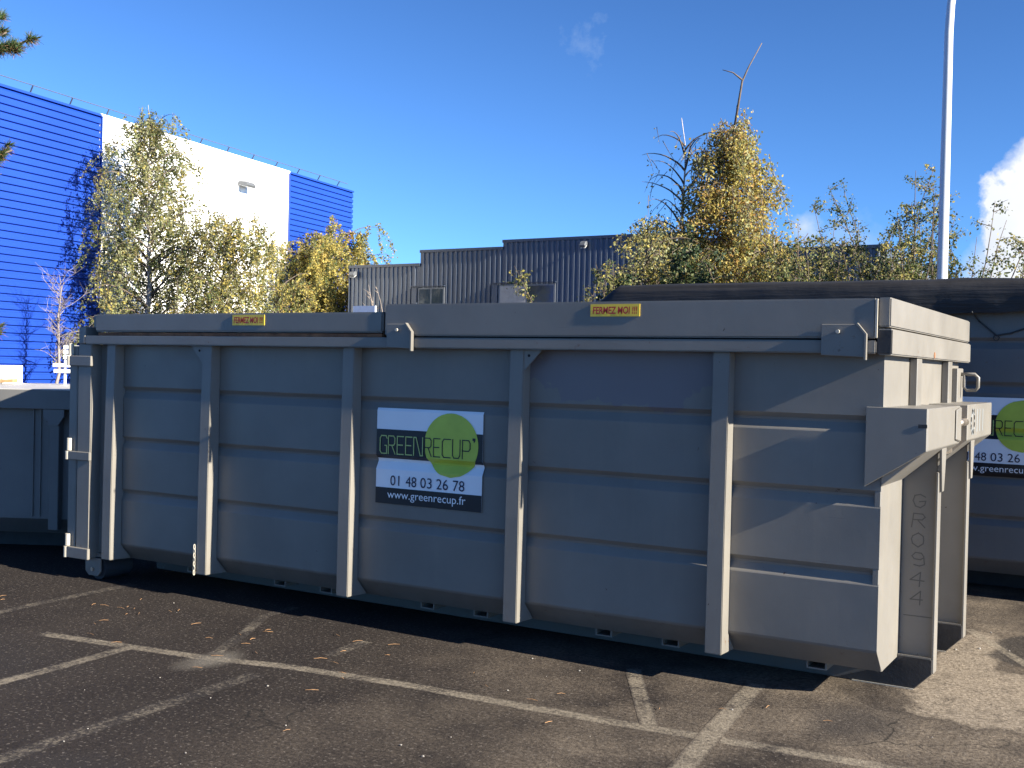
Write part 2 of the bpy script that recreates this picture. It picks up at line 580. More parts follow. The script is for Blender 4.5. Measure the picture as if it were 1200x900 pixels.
def strokes(polys, w, y):
    """flat strokes in an xz plane at y"""
    mb = MB()
    for pl in polys:
        pts = [Vector(p_) for p_ in pl]
        for i in range(len(pts) - 1):
            a, c = pts[i], pts[i + 1]
            d = (c - a).normalized()
            n = Vector((-d.y, d.x)) * w / 2
            a2, c2 = a - d * w / 2, c + d * w / 2
            q = [a2 + n, a2 - n, c2 - n, c2 + n]
            k = len(mb.bm.faces) % 5 * 0.00012
            mb.quad(*[(v.x, y - k, v.y) for v in q])
    return mb


# ------------------------------------------------------------------ ground
gb = MB()
gb.quad((-400, -300, 0), (400, -300, 0), (400, 500, 0), (-400, 500, 0))
tag(gb.build('ground', asphalt), kind='structure')


def strip(pts, w, mat, zoff=0.0006):
    bm = bmesh.new()
    uvl = bm.loops.layers.uv.new('UVMap')
    P = [Vector((*p_, 0)) for p_ in pts]
    L, Rr = [], []
    for i, p_ in enumerate(P):
        d = (P[min(i + 1, len(P) - 1)] - P[max(i - 1, 0)]).normalized()
        n = Vector((-d.y, d.x, 0)) * w / 2
        L.append(bm.verts.new(p_ + n + Vector((0, 0, zoff))))
        Rr.append(bm.verts.new(p_ - n + Vector((0, 0, zoff))))
    for i in range(len(P) - 1):
        f = bm.faces.new((L[i], Rr[i], Rr[i + 1], L[i + 1]))
        for lp, uv in zip(f.loops, ((i, 0), (i, 1), (i + 1, 1), (i + 1, 0))):
            lp[uvl].uv = uv
    me = bpy.data.meshes.new('parking_line')
    bm.normal_update()
    bm.to_mesh(me)
    bm.free()
    tag(link('parking_line', me, mat), kind='structure')


strip([(-4.34, -1.275), (-3.8, -1.21), (-3.17, -1.12), (-2.75, -1.01), (-2.05, -0.93), (-1.4, -0.905), (-1.01, -0.885), (-0.62, -0.85), (0.09, -0.79), (1.2, -0.68)], 0.10, line_good)
strip([(-3.70, -1.17), (-3.67, -1.6), (-3.66, -2.03), (-3.6, -3.2)], 0.10, line_good, 0.0011)
strip([(-2.77, -1.20), (-2.75, -1.8), (-2.73, -2.62), (-2.7, -3.4)], 0.11, line_faint)
strip([(-3.66, 0.1), (-3.64, -0.22), (-3.42, -0.62), (-3.22, -1.05)], 0.08, line_faint, 0.0011)
strip([(-2.74, -0.35), (-2.71, -0.72)], 0.10, line_faint)
strip([(-1.24, 0.0), (-1.18, -0.125), (-0.79, -0.83)], 0.085, line_good, 0.0011)
strip([(-0.60, 0.1), (-0.588, -0.08), (-0.53, -0.66), (-0.47, -1.21), (-0.42, -1.8)], 0.11, line_good, 0.0011)
strip([(-5.0, -1.12), (-5.03, -0.82), (-5.05, -0.50), (-5.06, 0)], 0.10, line_faint)
strip([(0.10, 2.09), (0.5, 1.36), (1.4, -0.3)], 0.075, line_good)


# ------------------------------------------------------------------ roll-off skip
GROOVES = (1.352, 1.001, 0.632)


def prof(grooves=GROOVES, top=1.69):
    pts = [(0.0, top)]
    for g in grooves:
        pts += [(0.0, g + 0.030), (0.022, g + 0.006), (0.024, g - 0.006), (0.002, g - 0.048), (0.0, g - 0.054)]
    pts += [(0.0, 0.275), (0.006, 0.262), (0.118, 0.152), (0.16, 0.15)]
    return pts


PROF = prof()


PROF_TALL = prof((1.84, 1.52, 1.19, 0.86, 0.56), 2.13)


def prof_y(z, pr=None):
    pr = pr or PROF
    for (ya, za), (yb, zb) in zip(pr, pr[1:]):
        if zb <= z <= za:
            return ya + (yb - ya) * ((za - z) / (za - zb) if za > zb else 0)
    return 0.0


def side_panel(x0, x1, oy, parent, mat, bays, seed=0, flip=None, pr=None):
    pr = pr or PROF
    """ribbed sheet side with a slight buckle in each bay; flip mirrors it to y = flip"""
    bm = bmesh.new()
    zs = []
    for (ya, za), (yb, zb) in zip(pr, pr[1:]):
        k = max(1, int((za - zb) / 0.09))
        for i in range(k):
            f = i / k
            zs.append((ya + (yb - ya) * f, za + (zb - za) * f))
    zs.append(pr[-1])
    nx = int((x1 - x0) / 0.06)
    cols = []
    for i in range(nx + 1):
        x = x0 + (x1 - x0) * i / nx
        fade = min(1, min(abs(x - bx) for bx in bays) / 0.15)
        c = []
        for y, z in zs:
            dy = fade * (noise.noise(Vector((x * 1.6 + seed, z * 2.4, seed))) * 0.0035 + 0.001)
            yy = y + dy if z < 1.6 and z > 0.2 else y
            c.append(bm.verts.new((x, oy + yy if flip is None else flip - yy, z)))
        cols.append(c)
    for i in range(nx):
        for j in range(len(zs) - 1):
            bm.faces.new((cols[i][j], cols[i][j + 1], cols[i + 1][j + 1], cols[i + 1][j]))
    bmesh.ops.recalc_face_normals(bm, faces=bm.faces)
    want = -1 if flip is None else 1
    bm.faces.ensure_lookup_table()
    if sum(f.normal.y for f in bm.faces) * want < 0:
        bmesh.ops.reverse_faces(bm, faces=bm.faces)
    me = bpy.data.meshes.new('side_panel')
    bm.to_mesh(me)
    bm.free()
    return link('side_panel', me, mat, parent)


def sticker_sheet(x0, x1, z0, z1, oy, lift, mat, name, parent, circle=None, pr=None):
    """vinyl that follows the ribbed sheet"""
    mb = MB()
    zs = sorted({z0, z1, *[z for y, z in (pr or PROF) if z0 < z < z1], *[z0 + (z1 - z0) * i / 28 for i in range(29)]})
    rows = []
    for z in zs:
        if circle:
            cx, cz, r_ = circle
            h = sqrt(max(0, r_ * r_ - (z - cz) ** 2))
            a, b_ = cx - h, cx + h
        else:
            a, b_ = x0, x1
        rows.append([(a + (b_ - a) * i / 8, oy + prof_y(z, pr) - lift, z) for i in range(9)])
    for q, w in zip(rows, rows[1:]):
        for i in range(8):
            mb.quad(q[i], q[i + 1], w[i + 1], w[i])
    bmesh.ops.remove_doubles(mb.bm, verts=mb.bm.verts, dist=1e-6)
    return mb.build(name, mat, parent)


def company_sticker(x0, oy, parent, zt=1.315, pr=None):
    w, h = 0.753, 0.572

    def sx(s):
        return x0 + s * w

    def tz(q):
        return zt - q * h
    lift = 0.007
    st = sticker_sheet(sx(0), sx(1), tz(1), tz(0), oy, lift, white_film, 'company_sticker', parent, None, pr)
    sticker_sheet(sx(0), sx(1), tz(0.527), tz(0.222), oy, lift + 0.002, black_film, 'black_band', st, None, pr)
    sticker_sheet(sx(0), sx(1), tz(1), tz(0.832), oy, lift + 0.002, black_film, 'black_band', st, None, pr)
    cx, cz, r_ = sx(0.715), tz(0.352), 0.187
    sticker_sheet(0, 0, cz - r_, cz + r_, oy, lift + 0.004, green_film, 'lime_disc', st, (cx, cz, r_), pr)
    L = {
        'G': [[(1, .86), (.85, 1), (.2, 1), (0, .85), (0, .15), (.2, 0), (.95, 0), (.95, .45), (.7, .45)]],
        'R': [[(0, 0), (0, 1), (.75, 1), (.95, .88), (.95, .6), (.78, .48), (0, .48)], [(.5, .48), (1, 0)]],
        'E': [[(1, 1), (0, 1), (0, 0), (1, 0)], [(0, .52), (.85, .52)]],
        'N': [[(0, 0), (0, 1), (.25, 1), (.75, 0), (1, 0), (1, 1)]],
        'C': [[(1, 1), (.2, 1), (0, .85), (0, .15), (.2, 0), (1, 0)]],
        'U': [[(0, 1), (0, .15), (.2, 0), (.8, 0), (1, .15), (1, 1)]],
        'P': [[(0, 0), (0, 1), (.8, 1), (1, .85), (1, .55), (.8, .42), (0, .42)]],
    }

    def word(chars, t0, t1):
        out = []
        for ch, a, b_ in chars:
            for pl in L[ch]:
                out.append([(sx(a + (b_ - a) * px), tz(t1 + (t0 - t1) * pz)) for px, pz in pl])
        return out
    yb = oy - lift - 0.0062
    strokes(word((('G', .04, .108), ('R', .122, .188), ('E', .208, .268), ('E', .29, .35), ('N', .368, .452)), .29, .475), 0.0062, yb).build('lime_lettering', lime_ink, st)
    strokes(word((('R', .472, .535), ('E', .556, .615), ('C', .637, .712), ('U', .732, .80), ('P', .822, .892)), .29, .475), 0.0062, yb).build('black_lettering', black_film, st)
    MB().prism([(sx(.912), tz(.265)), (sx(.938), tz(.265)), (sx(.938), tz(.29)), (sx(.925), tz(.315)), (sx(.922), tz(.29)), (sx(.912), tz(.29))], 'y', yb - 0.0005, yb).build('apostrophe', black_film, st)
    for dg_, a, b_ in (('01', 0, .126), ('48', .214, .36), ('03', .414, .569), ('26', .631, .786), ('78', .849, 1)):
        text_fit('phone_digits', dg_, navy_ink, st, sx(.145 + .70 * a), sx(.145 + .70 * b_), tz(.807), tz(.70), oy - lift - 0.0035)
    text_fit('web_address', 'www.greenrecup.fr', white_film, st, sx(.12), sx(.86), tz(.965), tz(.855), oy - lift - 0.0055)
    return st


def warning_label(x0, x1, z0, z1, y, parent):
    st = MB().box(x0, x1, y - 0.003, y, z0, z1).build('warning_label', yellow_film, parent)
    hx, hz = (x1 - x0) * 0.05, (z1 - z0) * 0.20
    text_fit('red_lettering', 'FERMEZ MOI !!!', red_ink, st, x0 + hx, x1 - hx, z0 + hz, z1 - hz, y - 0.0045, 0.022, 0.08, 0.98)
    return st


def skip_body(root, ox, oy, xl, posts, mat, mat_side, seed, width=2.1, pr=None, top=1.674):
    """open-topped ribbed body; local corner (ox, oy) is the right near corner of the body"""
    P = root
    x0, x1 = ox + xl, ox
    side_panel(x0, x1, oy, P, mat_side, [ox + p_ for p_ in posts] + [x0, x1], seed, None, pr)
    side_panel(x0, x1, oy, P, mat_side, [ox + p_ for p_ in posts] + [x0, x1], seed + 5, flip=oy + width, pr=pr)
    # floor, cross tubes under it
    MB().box(x0, x1 - 0.03, oy + 0.16, oy + width - 0.16, 0.159, 0.19).build('floor_plate', mat, P)
    for px in (-4.66, -3.86, -3.47, -2.68, -2.30, -1.50, -1.105, -0.325):
        if px < xl:
            continue
        mb = MB()
        y0, y1 = oy + 0.165, oy + width - 0.165
        a, c = ox + px - 0.05, ox + px + 0.05
        mb.box(a, a + 0.008, y0, y1, 0.104, 0.158).box(c - 0.008, c, y0, y1, 0.104, 0.158)
        mb.box(a + 0.008, c - 0.008, y0, y1, 0.104, 0.111).box(a + 0.008, c - 0.008, y0 + 0.12, y1, 0.112, 0.158)
        mb.build('cross_tube', mat, P)
    # uprights, slightly deeper towards the foot
    for px in posts:
        for far in (False, True):
            a, c = ox + px - 0.088, ox + px
            yA = [(-0.002, top), (-0.080, top), (-0.098, 0.75), (-0.101, 0.168), (0.095, 0.160), (-0.002, 0.262)]
            pts = [(oy + y if not far else oy + width - y, z) for y, z in yA]
            MB().prism(pts, 'x', a, c).build('upright', mat, P, bev=0.004, seg=2)
    return P


def top_rail(root, ox, oy, xl, mat, width=2.1, z0=1.673, z1=1.734):
    for yy0, yy1 in ((oy - 0.118, oy + 0.02), (oy + width - 0.02, oy + width + 0.118)):
        MB().box(ox + xl, ox - 0.014, yy0, yy1, z0, z1).build('top_rail', mat, root, bev=0.006, seg=2)


# ---- main skip
A = thing('roll_off_skip', 'long grey steel hook-lift skip with closed lids in the foreground, hook end sunlit', 'skip', (-2.7, 1.05, 0),
          'grey hook-lift skips')
POSTS = (-5.19, -4.264, -3.083, -1.905, -0.727)
skip_body(A, 0, 0, -5.42, POSTS, paint, paint_side, 3.0)
top_rail(A, 0, 0, -5.466, paint)
# gusset triangles on three uprights
for px in (-4.264, -1.905):
    s_ = 1 if px > -3 else -1
    b0 = px if s_ > 0 else px - 0.088
    g = MB().prism([(b0, 1.672), (b0 + s_ * 0.11, 1.672), (b0, 1.555)], 'y', -0.075, -0.068).build('gusset', paint, A)
    MB().tube([(b0 + s_ * 0.03, -0.0775, 1.64), (b0 + s_ * 0.03, -0.0755, 1.64)], 0.008, 10).build('gusset_hole', dark_gap, g)
# rusty seam below the shut lid
MB().box(-5.34, -2.86, -0.108, -0.03, 1.7345, 1.756).build('rusty_seam', rust, A)
MB().box(-2.84, -0.02, -0.09, -0.03, 1.7345, 1.742).build('lid_gap', dark_gap, A)
# lids
lid = MB().box(-5.365, -2.85, -0.115, 2.215, 1.762, 1.884).build('rear_lid', paint, A, bev=0.010, seg=2)
MB().box(-5.405, -5.367, -0.095, 2.19, 1.792, 1.880).build('lid_end_cap', paint, lid, bev=0.004)
warning_label(-4.05, -3.775, 1.805, 1.872, -0.1155, A)
lid = MB().box(-2.832, -0.016, -0.120, 2.22, 1.743, 1.929).build('front_lid', paint, A, bev=0.008, seg=2)
MB().box(-0.020, -0.010, -0.1235, -0.112, 1.746, 1.926).build('weld_seam', cream, lid)  # pale strip puts sunlight on the rough lid edge into colour
warning_label(-1.482, -1.20, 1.850, 1.914, -0.1205, A)
# hinge plates on the front lid
for (xa, xb, zt) in ((-2.80, -2.625, 1.812), (-0.262, -0.06, 1.808)):
    pl = MB()
    z0 = 1.668 if xa < -1 else 1.655
    pts = [(xa, z0 + 0.008), (xb, z0), (xb, zt - 0.045), (xb - 0.04, zt), (xa, zt)]
    pl.prism(pts, 'y', -0.140, -0.1225)
    hp = pl.build('hinge_plate', paint, A, bev=0.002)
    MB().tube([(xa + 0.08, -0.158, zt - 0.035), (xa + 0.08, -0.139, zt - 0.035)], 0.009, 12).build('bolt', cream, hp, smooth=False)
    MB().prism([(xb - 0.001, z0 - 0.012), (xb + 0.008, z0 - 0.012), (xb + 0.008, zt - 0.045), (xb - 0.034, zt + 0.006), (xb - 0.04, zt + 0.001), (xb - 0.001, zt - 0.047)], 'y', -0.150, -0.1235).build('bent_edge', paint, hp)
# front (hook) end: bulkhead, head beams
e = MB()
e.prism([(0.002, 1.69), (0.002, 0.27), (0.117, 0.150), (1.983, 0.150), (2.098, 0.27), (2.098, 1.69)], 'x', -0.030, 0.0)
e.build('bulkhead', paint, A, bev=0.003)
MB().box(-0.012, 0.045, -0.100, 2.20, 1.797, 1.933).build('head_lid_beam', paint, A, bev=0.006, seg=2)
hb = MB().box(-0.012, 0.055, -0.105, 2.19, 1.668, 1.788).build('head_beam', paint, A, bev=0.006, seg=2)
MB().box(-0.011, 0.051, -0.109, -0.1055, 1.674, 1.782).build('torn_end', worn_black, hb)
rs = MB().tube([(0.0545, 0.95, 1.688), (0.0585, 0.95, 1.688)], 0.018, 9).build('rust_spot', rust, hb)
# stiffeners on the bulkhead above the hook beam
for y in (0.575, 1.50):
    MB().box(0.002, 0.042, y, y + 0.115, 1.4, 1.666).build('stiffener', paint, A, bev=0.004)
MB().box(0.002, 0.035, 1.86, 2.06, 1.40, 1.63).build('stiffener', paint, A, bev=0.004)
hd = MB().tube([(0.03, 1.98, 1.595), (0.115, 1.98, 1.595), (0.135, 1.98, 1.575), (0.135, 1.98, 1.515), (0.12, 1.98, 1.497), (0.07, 1.98, 1.497), (0.055, 1.98, 1.515), (0.055, 1.98, 1.592)], 0.011, 8)
hd.build('grab_handle', paint, A, smooth=True)
# hook frame: side cheek plate, transverse beam
gp = MB().prism([(-0.072, 1.425), (0.203, 1.425), (0.203, 1.228), (-0.072, 1.048)], 'y', -0.028, -0.012).build('cheek_plate', paint, A, bev=0.002)
MB().box(0.165, 0.2045, -0.0305, -0.0285, 1.335, 1.352).build('chipped_paint', worn_black, gp)
hk = MB()
hk.prism([(0.0, 1.05), (0.0, 1.424), (0.205, 1.424), (0.205, 1.229)], 'y', -0.010, 0.88)
hk.build('hook_beam', paint, A, bev=0.004)
hk = MB()
hk.prism([(0.0, 1.05), (0.0, 1.424), (0.205, 1.424), (0.205, 1.229)], 'y', 1.14, 2.06)
r_ = hk.build('hook_beam', paint, A, bev=0.004)
stencil = plain('faded_blue_stencil', (0.19, 0.20, 0.20), 0.6)
for pl_ in ([(1.35, 1.385), (1.30, 1.385), (1.26, 1.34), (1.26, 1.30), (1.30, 1.27), (1.35, 1.27), (1.37, 1.31), (1.37, 1.35), (1.35, 1.385)],
            [(1.47, 1.38), (1.47, 1.28)], [(1.57, 1.38), (1.57, 1.28)], [(1.69, 1.38), (1.69, 1.28)]):
    pb = strokes([pl_], 0.03, 0)
    for v in pb.bm.verts:
        v.co = (0.2062, v.co.x, v.co.z)
    pb.build('stencilled_mark', stencil, r_)
MB().prism([(0.72, 1.405), (0.72, 1.25), (0.86, 1.235), (0.86, 1.418)], 'x', 0.206, 0.216).build('wear_plate', paint, A, bev=0.006)
MB().box(0.0, 0.13, 0.8815, 1.1385, 1.16, 1.418).build('hook_socket', bare_steel, A)
MB().tube([(0.19, 0.875, 1.33), (0.19, 1.145, 1.33)], 0.022, 12).build('hook_bar', bare_steel, A, smooth=True)
# skid rails with their upright webs
for y, tagd in ((0.465, True), (1.385, False)):
    sk = MB().prism([(-5.35, 0.015), (0.085, 0.0), (0.171, 0.088), (0.171, 0.160), (0.036, 0.160), (-5.35, 0.150)], 'y', y, y + 0.085)
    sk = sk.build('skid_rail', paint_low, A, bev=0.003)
    MB().prism([(-0.30, 0.004), (0.083, 0.004), (0.166, 0.089), (0.166, 0.157), (0.036, 0.157), (-0.05, 0.10)], 'y', y - 0.004, y - 0.0005).build('worn_toe', worn_black, sk)
    MB().box(-0.22, 0.084, y - 0.009, y - 0.0045, 0.0, 0.005).build('sole_plate', cream, sk)  # cream colour paints the bright sunlit line along the plate edge
    cl = MB().box(0.002, 0.163, y + 0.030, y + 0.045, 0.168, 1.23).build('hook_column', paint, A)
    MB().box(0.163, 0.178, y + 0.001, y + 0.075, 0.09, 1.10).build('front_flange', paint, cl, bev=0.004)
    MB().box(0.0025, 0.163, y - 0.002, y + 0.07, 0.160, 0.1685).build('foot_ledge', paint, cl)
    MB().prism([(y - 0.012, 1.226), (y + 0.115, 1.226), (y + 0.09, 1.10), (y + 0.066, 1.0), (y + 0.022, 1.0), (y + 0.004, 1.10)], 'x', 0.179, 0.192).build('tapered_rib', paint, cl, bev=0.002)
    if tagd:
        for i, ch in enumerate('GR0944'):
            me, a_, b_, c_, d_ = text_mesh(ch, 0.12, 1, 0.0)
            zc = 0.98 - i * 0.098
            pts = {'G': [[(1, .8), (.6, 1), (.2, .9), (0, .5), (.2, .1), (.6, 0), (1, .2), (1, .5), (.6, .5)]],
                   'R': [[(0, 0), (.1, 1), (.8, 1), (1, .75), (.8, .5), (.1, .5)], [(.5, .5), (1, 0)]],
                   '0': [[(.5, 1), (.1, .8), (0, .5), (.1, .2), (.5, 0), (.9, .2), (1, .5), (.9, .8), (.5, 1)]],
                   '9': [[(1, .6), (.7, .45), (.2, .5), (.05, .75), (.3, 1), (.8, 1), (1, .75), (1, .2), (.7, 0), (.2, .05)]],
                   '4': [[(.75, 0), (.75, 1), (0, .35), (1, .35)]]}[ch]
            bpy.data.meshes.remove(me)
            pl = [[(0.050 + px * 0.062 + random.gauss(0, 0.002), zc - 0.068 + pz * 0.068 + random.gauss(0, 0.002)) for px, pz in q] for q in pts]
            strokes(pl, 0.0055, y + 0.0292).build('weld_character', weld_ink, cl)
        MB().box(0.02, 0.163, y + 0.0285, y + 0.0298, 0.362, 0.366).build('weld_seam', weld_ink, cl)
# rear corner: door post, hinges, roller
MB().box(-5.425, -5.20, -0.012, 0.02, 0.19, 1.67).build('rear_strip', paint, A)
dp = MB().prism([(-5.550, 0.158), (-5.412, 0.158), (-5.412, 1.50), (-5.416, 1.672), (-5.555, 1.672)], 'y', -0.100, 0.06).build('corner_post', paint, A, bev=0.006, seg=2)
MB().box(-5.555, -5.485, -0.100, 0.04, 1.673, 1.797).build('post_head', paint, dp, bev=0.006)
MB().box(-5.483, -5.468, -0.118, 0.0, 1.68, 1.735).build('rail_end_plate', paint, A)
for z0, z1, zp in ((1.518, 1.590, 1.678), (0.850, 0.910, 1.0), (0.150, 0.228, 0.315)):
    hg = MB().box(-5.615, -5.392, -0.125, -0.1015, z0, z1).build('door_hinge', paint, A, bev=0.004)
    MB().tube([(-5.632, -0.112, z0), (-5.632, -0.112, z1 - 0.002)], 0.020, 12).build('hinge_knuckle', cream, hg)
    MB().tube([(-5.632, -0.100, z1 + 0.002), (-5.632, -0.100, zp)], 0.020, 12).build('hinge_knuckle', cream, hg)
MB().box(-5.66, -5.575, -0.09, 2.2, 0.20, 1.66).build('rear_door', paint, A, bev=0.008)
fo = MB().box(-5.555, -5.416, 2.04, 2.2, 0.158, 1.672).build('corner_post', paint, A, bev=0.006)
for yy, sg in ((-0.05, 1), (2.15, -1)):
    rb = MB().prism([(-5.505, 0.156), (-5.345, 0.156), (-5.345, 0.062), (-5.375, 0.028), (-5.47, 0.028), (-5.505, 0.06)], 'y', min(yy, yy + 0.014 * sg), max(yy, yy + 0.014 * sg)).build('roller_bracket', paint, A, bev=0.003)
    MB().tube([(-5.425, yy - 0.010 * sg, 0.075), (-5.425, yy - 0.0005 * sg, 0.075)], 0.014, 12).build('axle_bolt', bare_steel, rb)
    MB().tube([(-5.40, yy + 0.03 * sg, 0.080), (-5.40, yy + 0.27 * sg, 0.080)], 0.079, 24).build('ground_roller', rubber, A)
    MB().box(-5.54, -5.25, min(yy + 0.02 * sg, yy + 0.30 * sg), max(yy + 0.02 * sg, yy + 0.30 * sg), 0.161, 0.187).build('roller_beam', paint, A)
# chain hanging on the second upright
ch = MB()
for i in range(7):
    z = 0.345 - i * 0.028
    ax = Vector((1, 0, 0)) if i % 2 else Vector((0, 1, 0))
    ring = [Vector((-4.362, -0.108, z)) + ax * 0.007 * cos(q * pi / 5) + Vector((0, 0, 0.018 * sin(q * pi / 5))) for q in range(11)]
    ch.tube(ring, 0.003, 6, False)
ch.build('latch_chain', cream, A)
company_sticker(-2.956, 0, A)

# ---- skip on the right with the black mesh cover
Bx, By = 3.15, 3.34
B = thing('roll_off_skip', 'taller grey hook-lift skip at the right edge under a black mesh cover', 'skip', (Bx - 3.1, By + 1.05, 0),
          'grey hook-lift skips')
bposts = (-6.1, -4.72, -3.54, -2.36, -1.18, -0.1)
skip_body(B, Bx, By, -6.2, bposts, paint_shade, paint_shade, 11.0, pr=PROF_TALL, top=2.115)
top_rail(B, Bx, By, -6.22, paint_shade, z0=2.116, z1=2.18)
MB().box(Bx - 0.03, Bx, By + 0.16, By + 1.94, 0.191, 2.12).build('bulkhead', paint_shade, B)
MB().box(Bx - 6.2, Bx - 6.17, By + 0.16, By + 1.94, 0.191, 2.12).build('rear_door', paint_shade, B)
for y in (0.465, 1.54):
    MB().prism([(Bx - 6.1, 0.0), (Bx + 0.1, 0.0), (Bx + 0.17, 0.09), (Bx + 0.17, 0.15), (Bx - 6.1, 0.15)], 'y', By + y, By + y + 0.09).build('skid_rail', worn_black, B)
company_sticker(-0.285, By, B, 1.437, PROF_TALL)
# cover: a sagging sheet over the load, hanging over the side rail
bm = bmesh.new()
sec = [(-0.150, 2.02), (-0.158, 2.08), (-0.160, 2.15), (-0.156, 2.22), (-0.13, 2.275), (-0.06, 2.298), (0.1, 2.30), (0.5, 2.25), (0.9, 2.22), (1.3, 2.22), (1.8, 2.25), (2.1, 2.28), (2.2, 2.26), (2.25, 2.15), (2.25, 2.0)]
nx = 150
rows = []
X0, X1 = Bx - 6.26, Bx + 0.1
for i in range(nx + 1):
    x = X0 + (X1 - X0) * i / nx
    row = []
    for j, (y, z) in enumerate(sec):
        n1 = noise.noise(Vector((x * 1.5, y * 2, z * 3)))
        n2 = noise.noise(Vector((x * 5, y * 4 + 3, z * 9)))
        dz = n1 * 0.014 + n2 * 0.004
        if j == 0 or j == len(sec) - 1:
            dz += n1 * 0.05 + 0.03 * sin(x * 2.2)
        if x < X0 + 0.2 and z > 2.1:
            dz -= (X0 + 0.2 - x) * 0.9 * (z - 2.1) / 0.2
        row.append(bm.verts.new((x, By + y + n2 * 0.007 + n1 * 0.012, z + dz)))
    rows.append(row)
for a_, b_ in zip(rows, rows[1:]):
    for j in range(len(sec) - 1):
        bm.faces.new((a_[j], a_[j + 1], b_[j + 1], b_[j]))
for rr in (rows[0], rows[-1]):
    bm.faces.new(rr)
bmesh.ops.recalc_face_normals(bm, faces=bm.faces)
me = bpy.data.meshes.new('mesh_cover')
bm.to_mesh(me)
bm.free()
o = link('mesh_cover', me, tarp_mat, None, True)
settle(o, (Bx - 3.1, By + 1.05, 2.0))
tag(o, 'black wrinkled mesh cover drawn over the skip at the right', 'cover')
rp = MB().tube([(-0.09, By - 0.168, 2.05), (-0.06, By - 0.02, 1.99), (0.06, By - 0.012, 1.885), (0.15, By - 0.012, 1.90), (0.35, By - 0.02, 1.97), (0.6, By - 0.168, 2.05)], 0.006, 6)
rp.tube([(0.06 + 0.02 * cos(a_ * pi / 4), By - 0.012, 1.868 + 0.02 * sin(a_ * pi / 4)) for a_ in range(9)], 0.004, 6)
o = settle(rp.build('tie_rope', rubber), (0.1, By - 0.05, 1.85))
tag(o, 'thin dark tie rope hanging from the black mesh cover', 'rope')

# ---- open skip on the left
D1 = 8.9
pc = ground_at(45, D1)
Cc = thing('lidded_skip', 'low dark grey skip at the left edge with a flat sunlit lid', 'skip', pc, 'grey hook-lift skips')
Cc.rotation_euler = (0, 0, YAW - rad(3))
ZR = 1.318


def loc_build(mb, name, mat, parent, bev=0.0):
    """mesh already in the parent's own frame"""
    bm = mb.bm
    bmesh.ops.recalc_face_normals(bm, faces=bm.faces)
    if bev:
        es = [e_ for e_ in bm.edges if len(e_.link_faces) == 2 and e_.calc_face_angle(0) > 0.5]
        bmesh.ops.bevel(bm, geom=es, offset=bev, segments=1, affect='EDGES', clamp_overlap=True)
    me = bpy.data.meshes.new(name)
    bm.to_mesh(me)
    bm.free()
    me.materials.append(mat)
    o = bpy.data.objects.new(name, me)
    COL.objects.link(o)
    o.parent = parent
    return o


k = D1 / F
XA, XB = -3.6, 0.62
loc_build(MB().prism([(0.10, ZR - 0.12), (0.10, 0.28), (0.24, 0.15), (0.28, 0.15), (0.14, 0.30), (0.14, ZR - 0.12)], 'x', XA, XB), 'side_panel', paint_shade, Cc)
loc_build(MB().box(XA, XB, 1.96, 2.0, 0.15, ZR - 0.12), 'side_panel', paint_shade, Cc)
loc_build(MB().box(XB - 0.04, XB, 0.1405, 1.9595, 0.15, ZR - 0.12), 'end_panel', paint_shade, Cc)
loc_build(MB().box(XA, XA + 0.04, 0.1405, 1.9595, 0.15, ZR - 0.12), 'end_panel', paint_shade, Cc)
loc_build(MB().box(XA + 0.05, XB - 0.05, 0.29, 1.95, 0.14, 0.17), 'floor_plate', paint_shade, Cc)
lid_pale = plain('pale_lid_steel', (0.40, 0.38, 0.35), 0.5, 0, 0.2, 12)  # pale metal of the flat lid
loc_build(MB().box(XA, XB + 0.02, 0.0, 0.15, ZR - 0.155, ZR - 0.004), 'top_rail', paint_shade, Cc, 0.004)
loc_build(MB().box(XA, XB + 0.02, 0.002, 2.08, ZR - 0.0038, ZR + 0.004), 'lid', lid_pale, Cc)
loc_build(MB().box(XA, XB + 0.02, 1.93, 2.08, ZR - 0.155, ZR - 0.004), 'top_rail', paint_shade, Cc, 0.004)
loc_build(MB().box(XB - 0.1, XB + 0.02, 0.151, 1.929, ZR - 0.155, ZR - 0.004), 'top_rail', paint_shade, Cc, 0.004)
for cx_ in (0.125, -1.1, -2.3):
    up = loc_build(MB().box(cx_ - 0.04, cx_ + 0.04, 0.02, 0.099, 0.20, ZR - 0.157), 'upright', paint_shade, Cc, 0.005)
    loc_build(MB().prism([(cx_ - 0.085, ZR - 0.157), (cx_ + 0.085, ZR - 0.157), (cx_ + 0.085, ZR - 0.21), (cx_ + 0.035, ZR - 0.285), (cx_ - 0.035, ZR - 0.285), (cx_ - 0.085, ZR - 0.21)], 'y', 0.002, 0.018), 'gusset', paint_shade, Cc)
for cx_ in (-0.08, -0.02):
    loc_build(MB().box(cx_ - 0.008, cx_ + 0.008, 0.085, 0.0995, 0.30, ZR - 0.157), 'weld_seam', paint_shade, Cc)
for yy in (0.5, 1.5):
    loc_build(MB().prism([(XA + 0.1, 0.0), (XB - 0.1, 0.0), (XB, 0.08), (XB, 0.138), (XA + 0.1, 0.138)], 'y', yy, yy + 0.09), 'skid_rail', worn_black, Cc)

# things sticking out of it
Rz = Matrix.Rotation(YAW - rad(3), 3, 'Z')


def inC(x, y, z):
    v = Rz @ Vector((x, y, 0))
    return Vector((pc.x + v.x, pc.y + v.y, z))


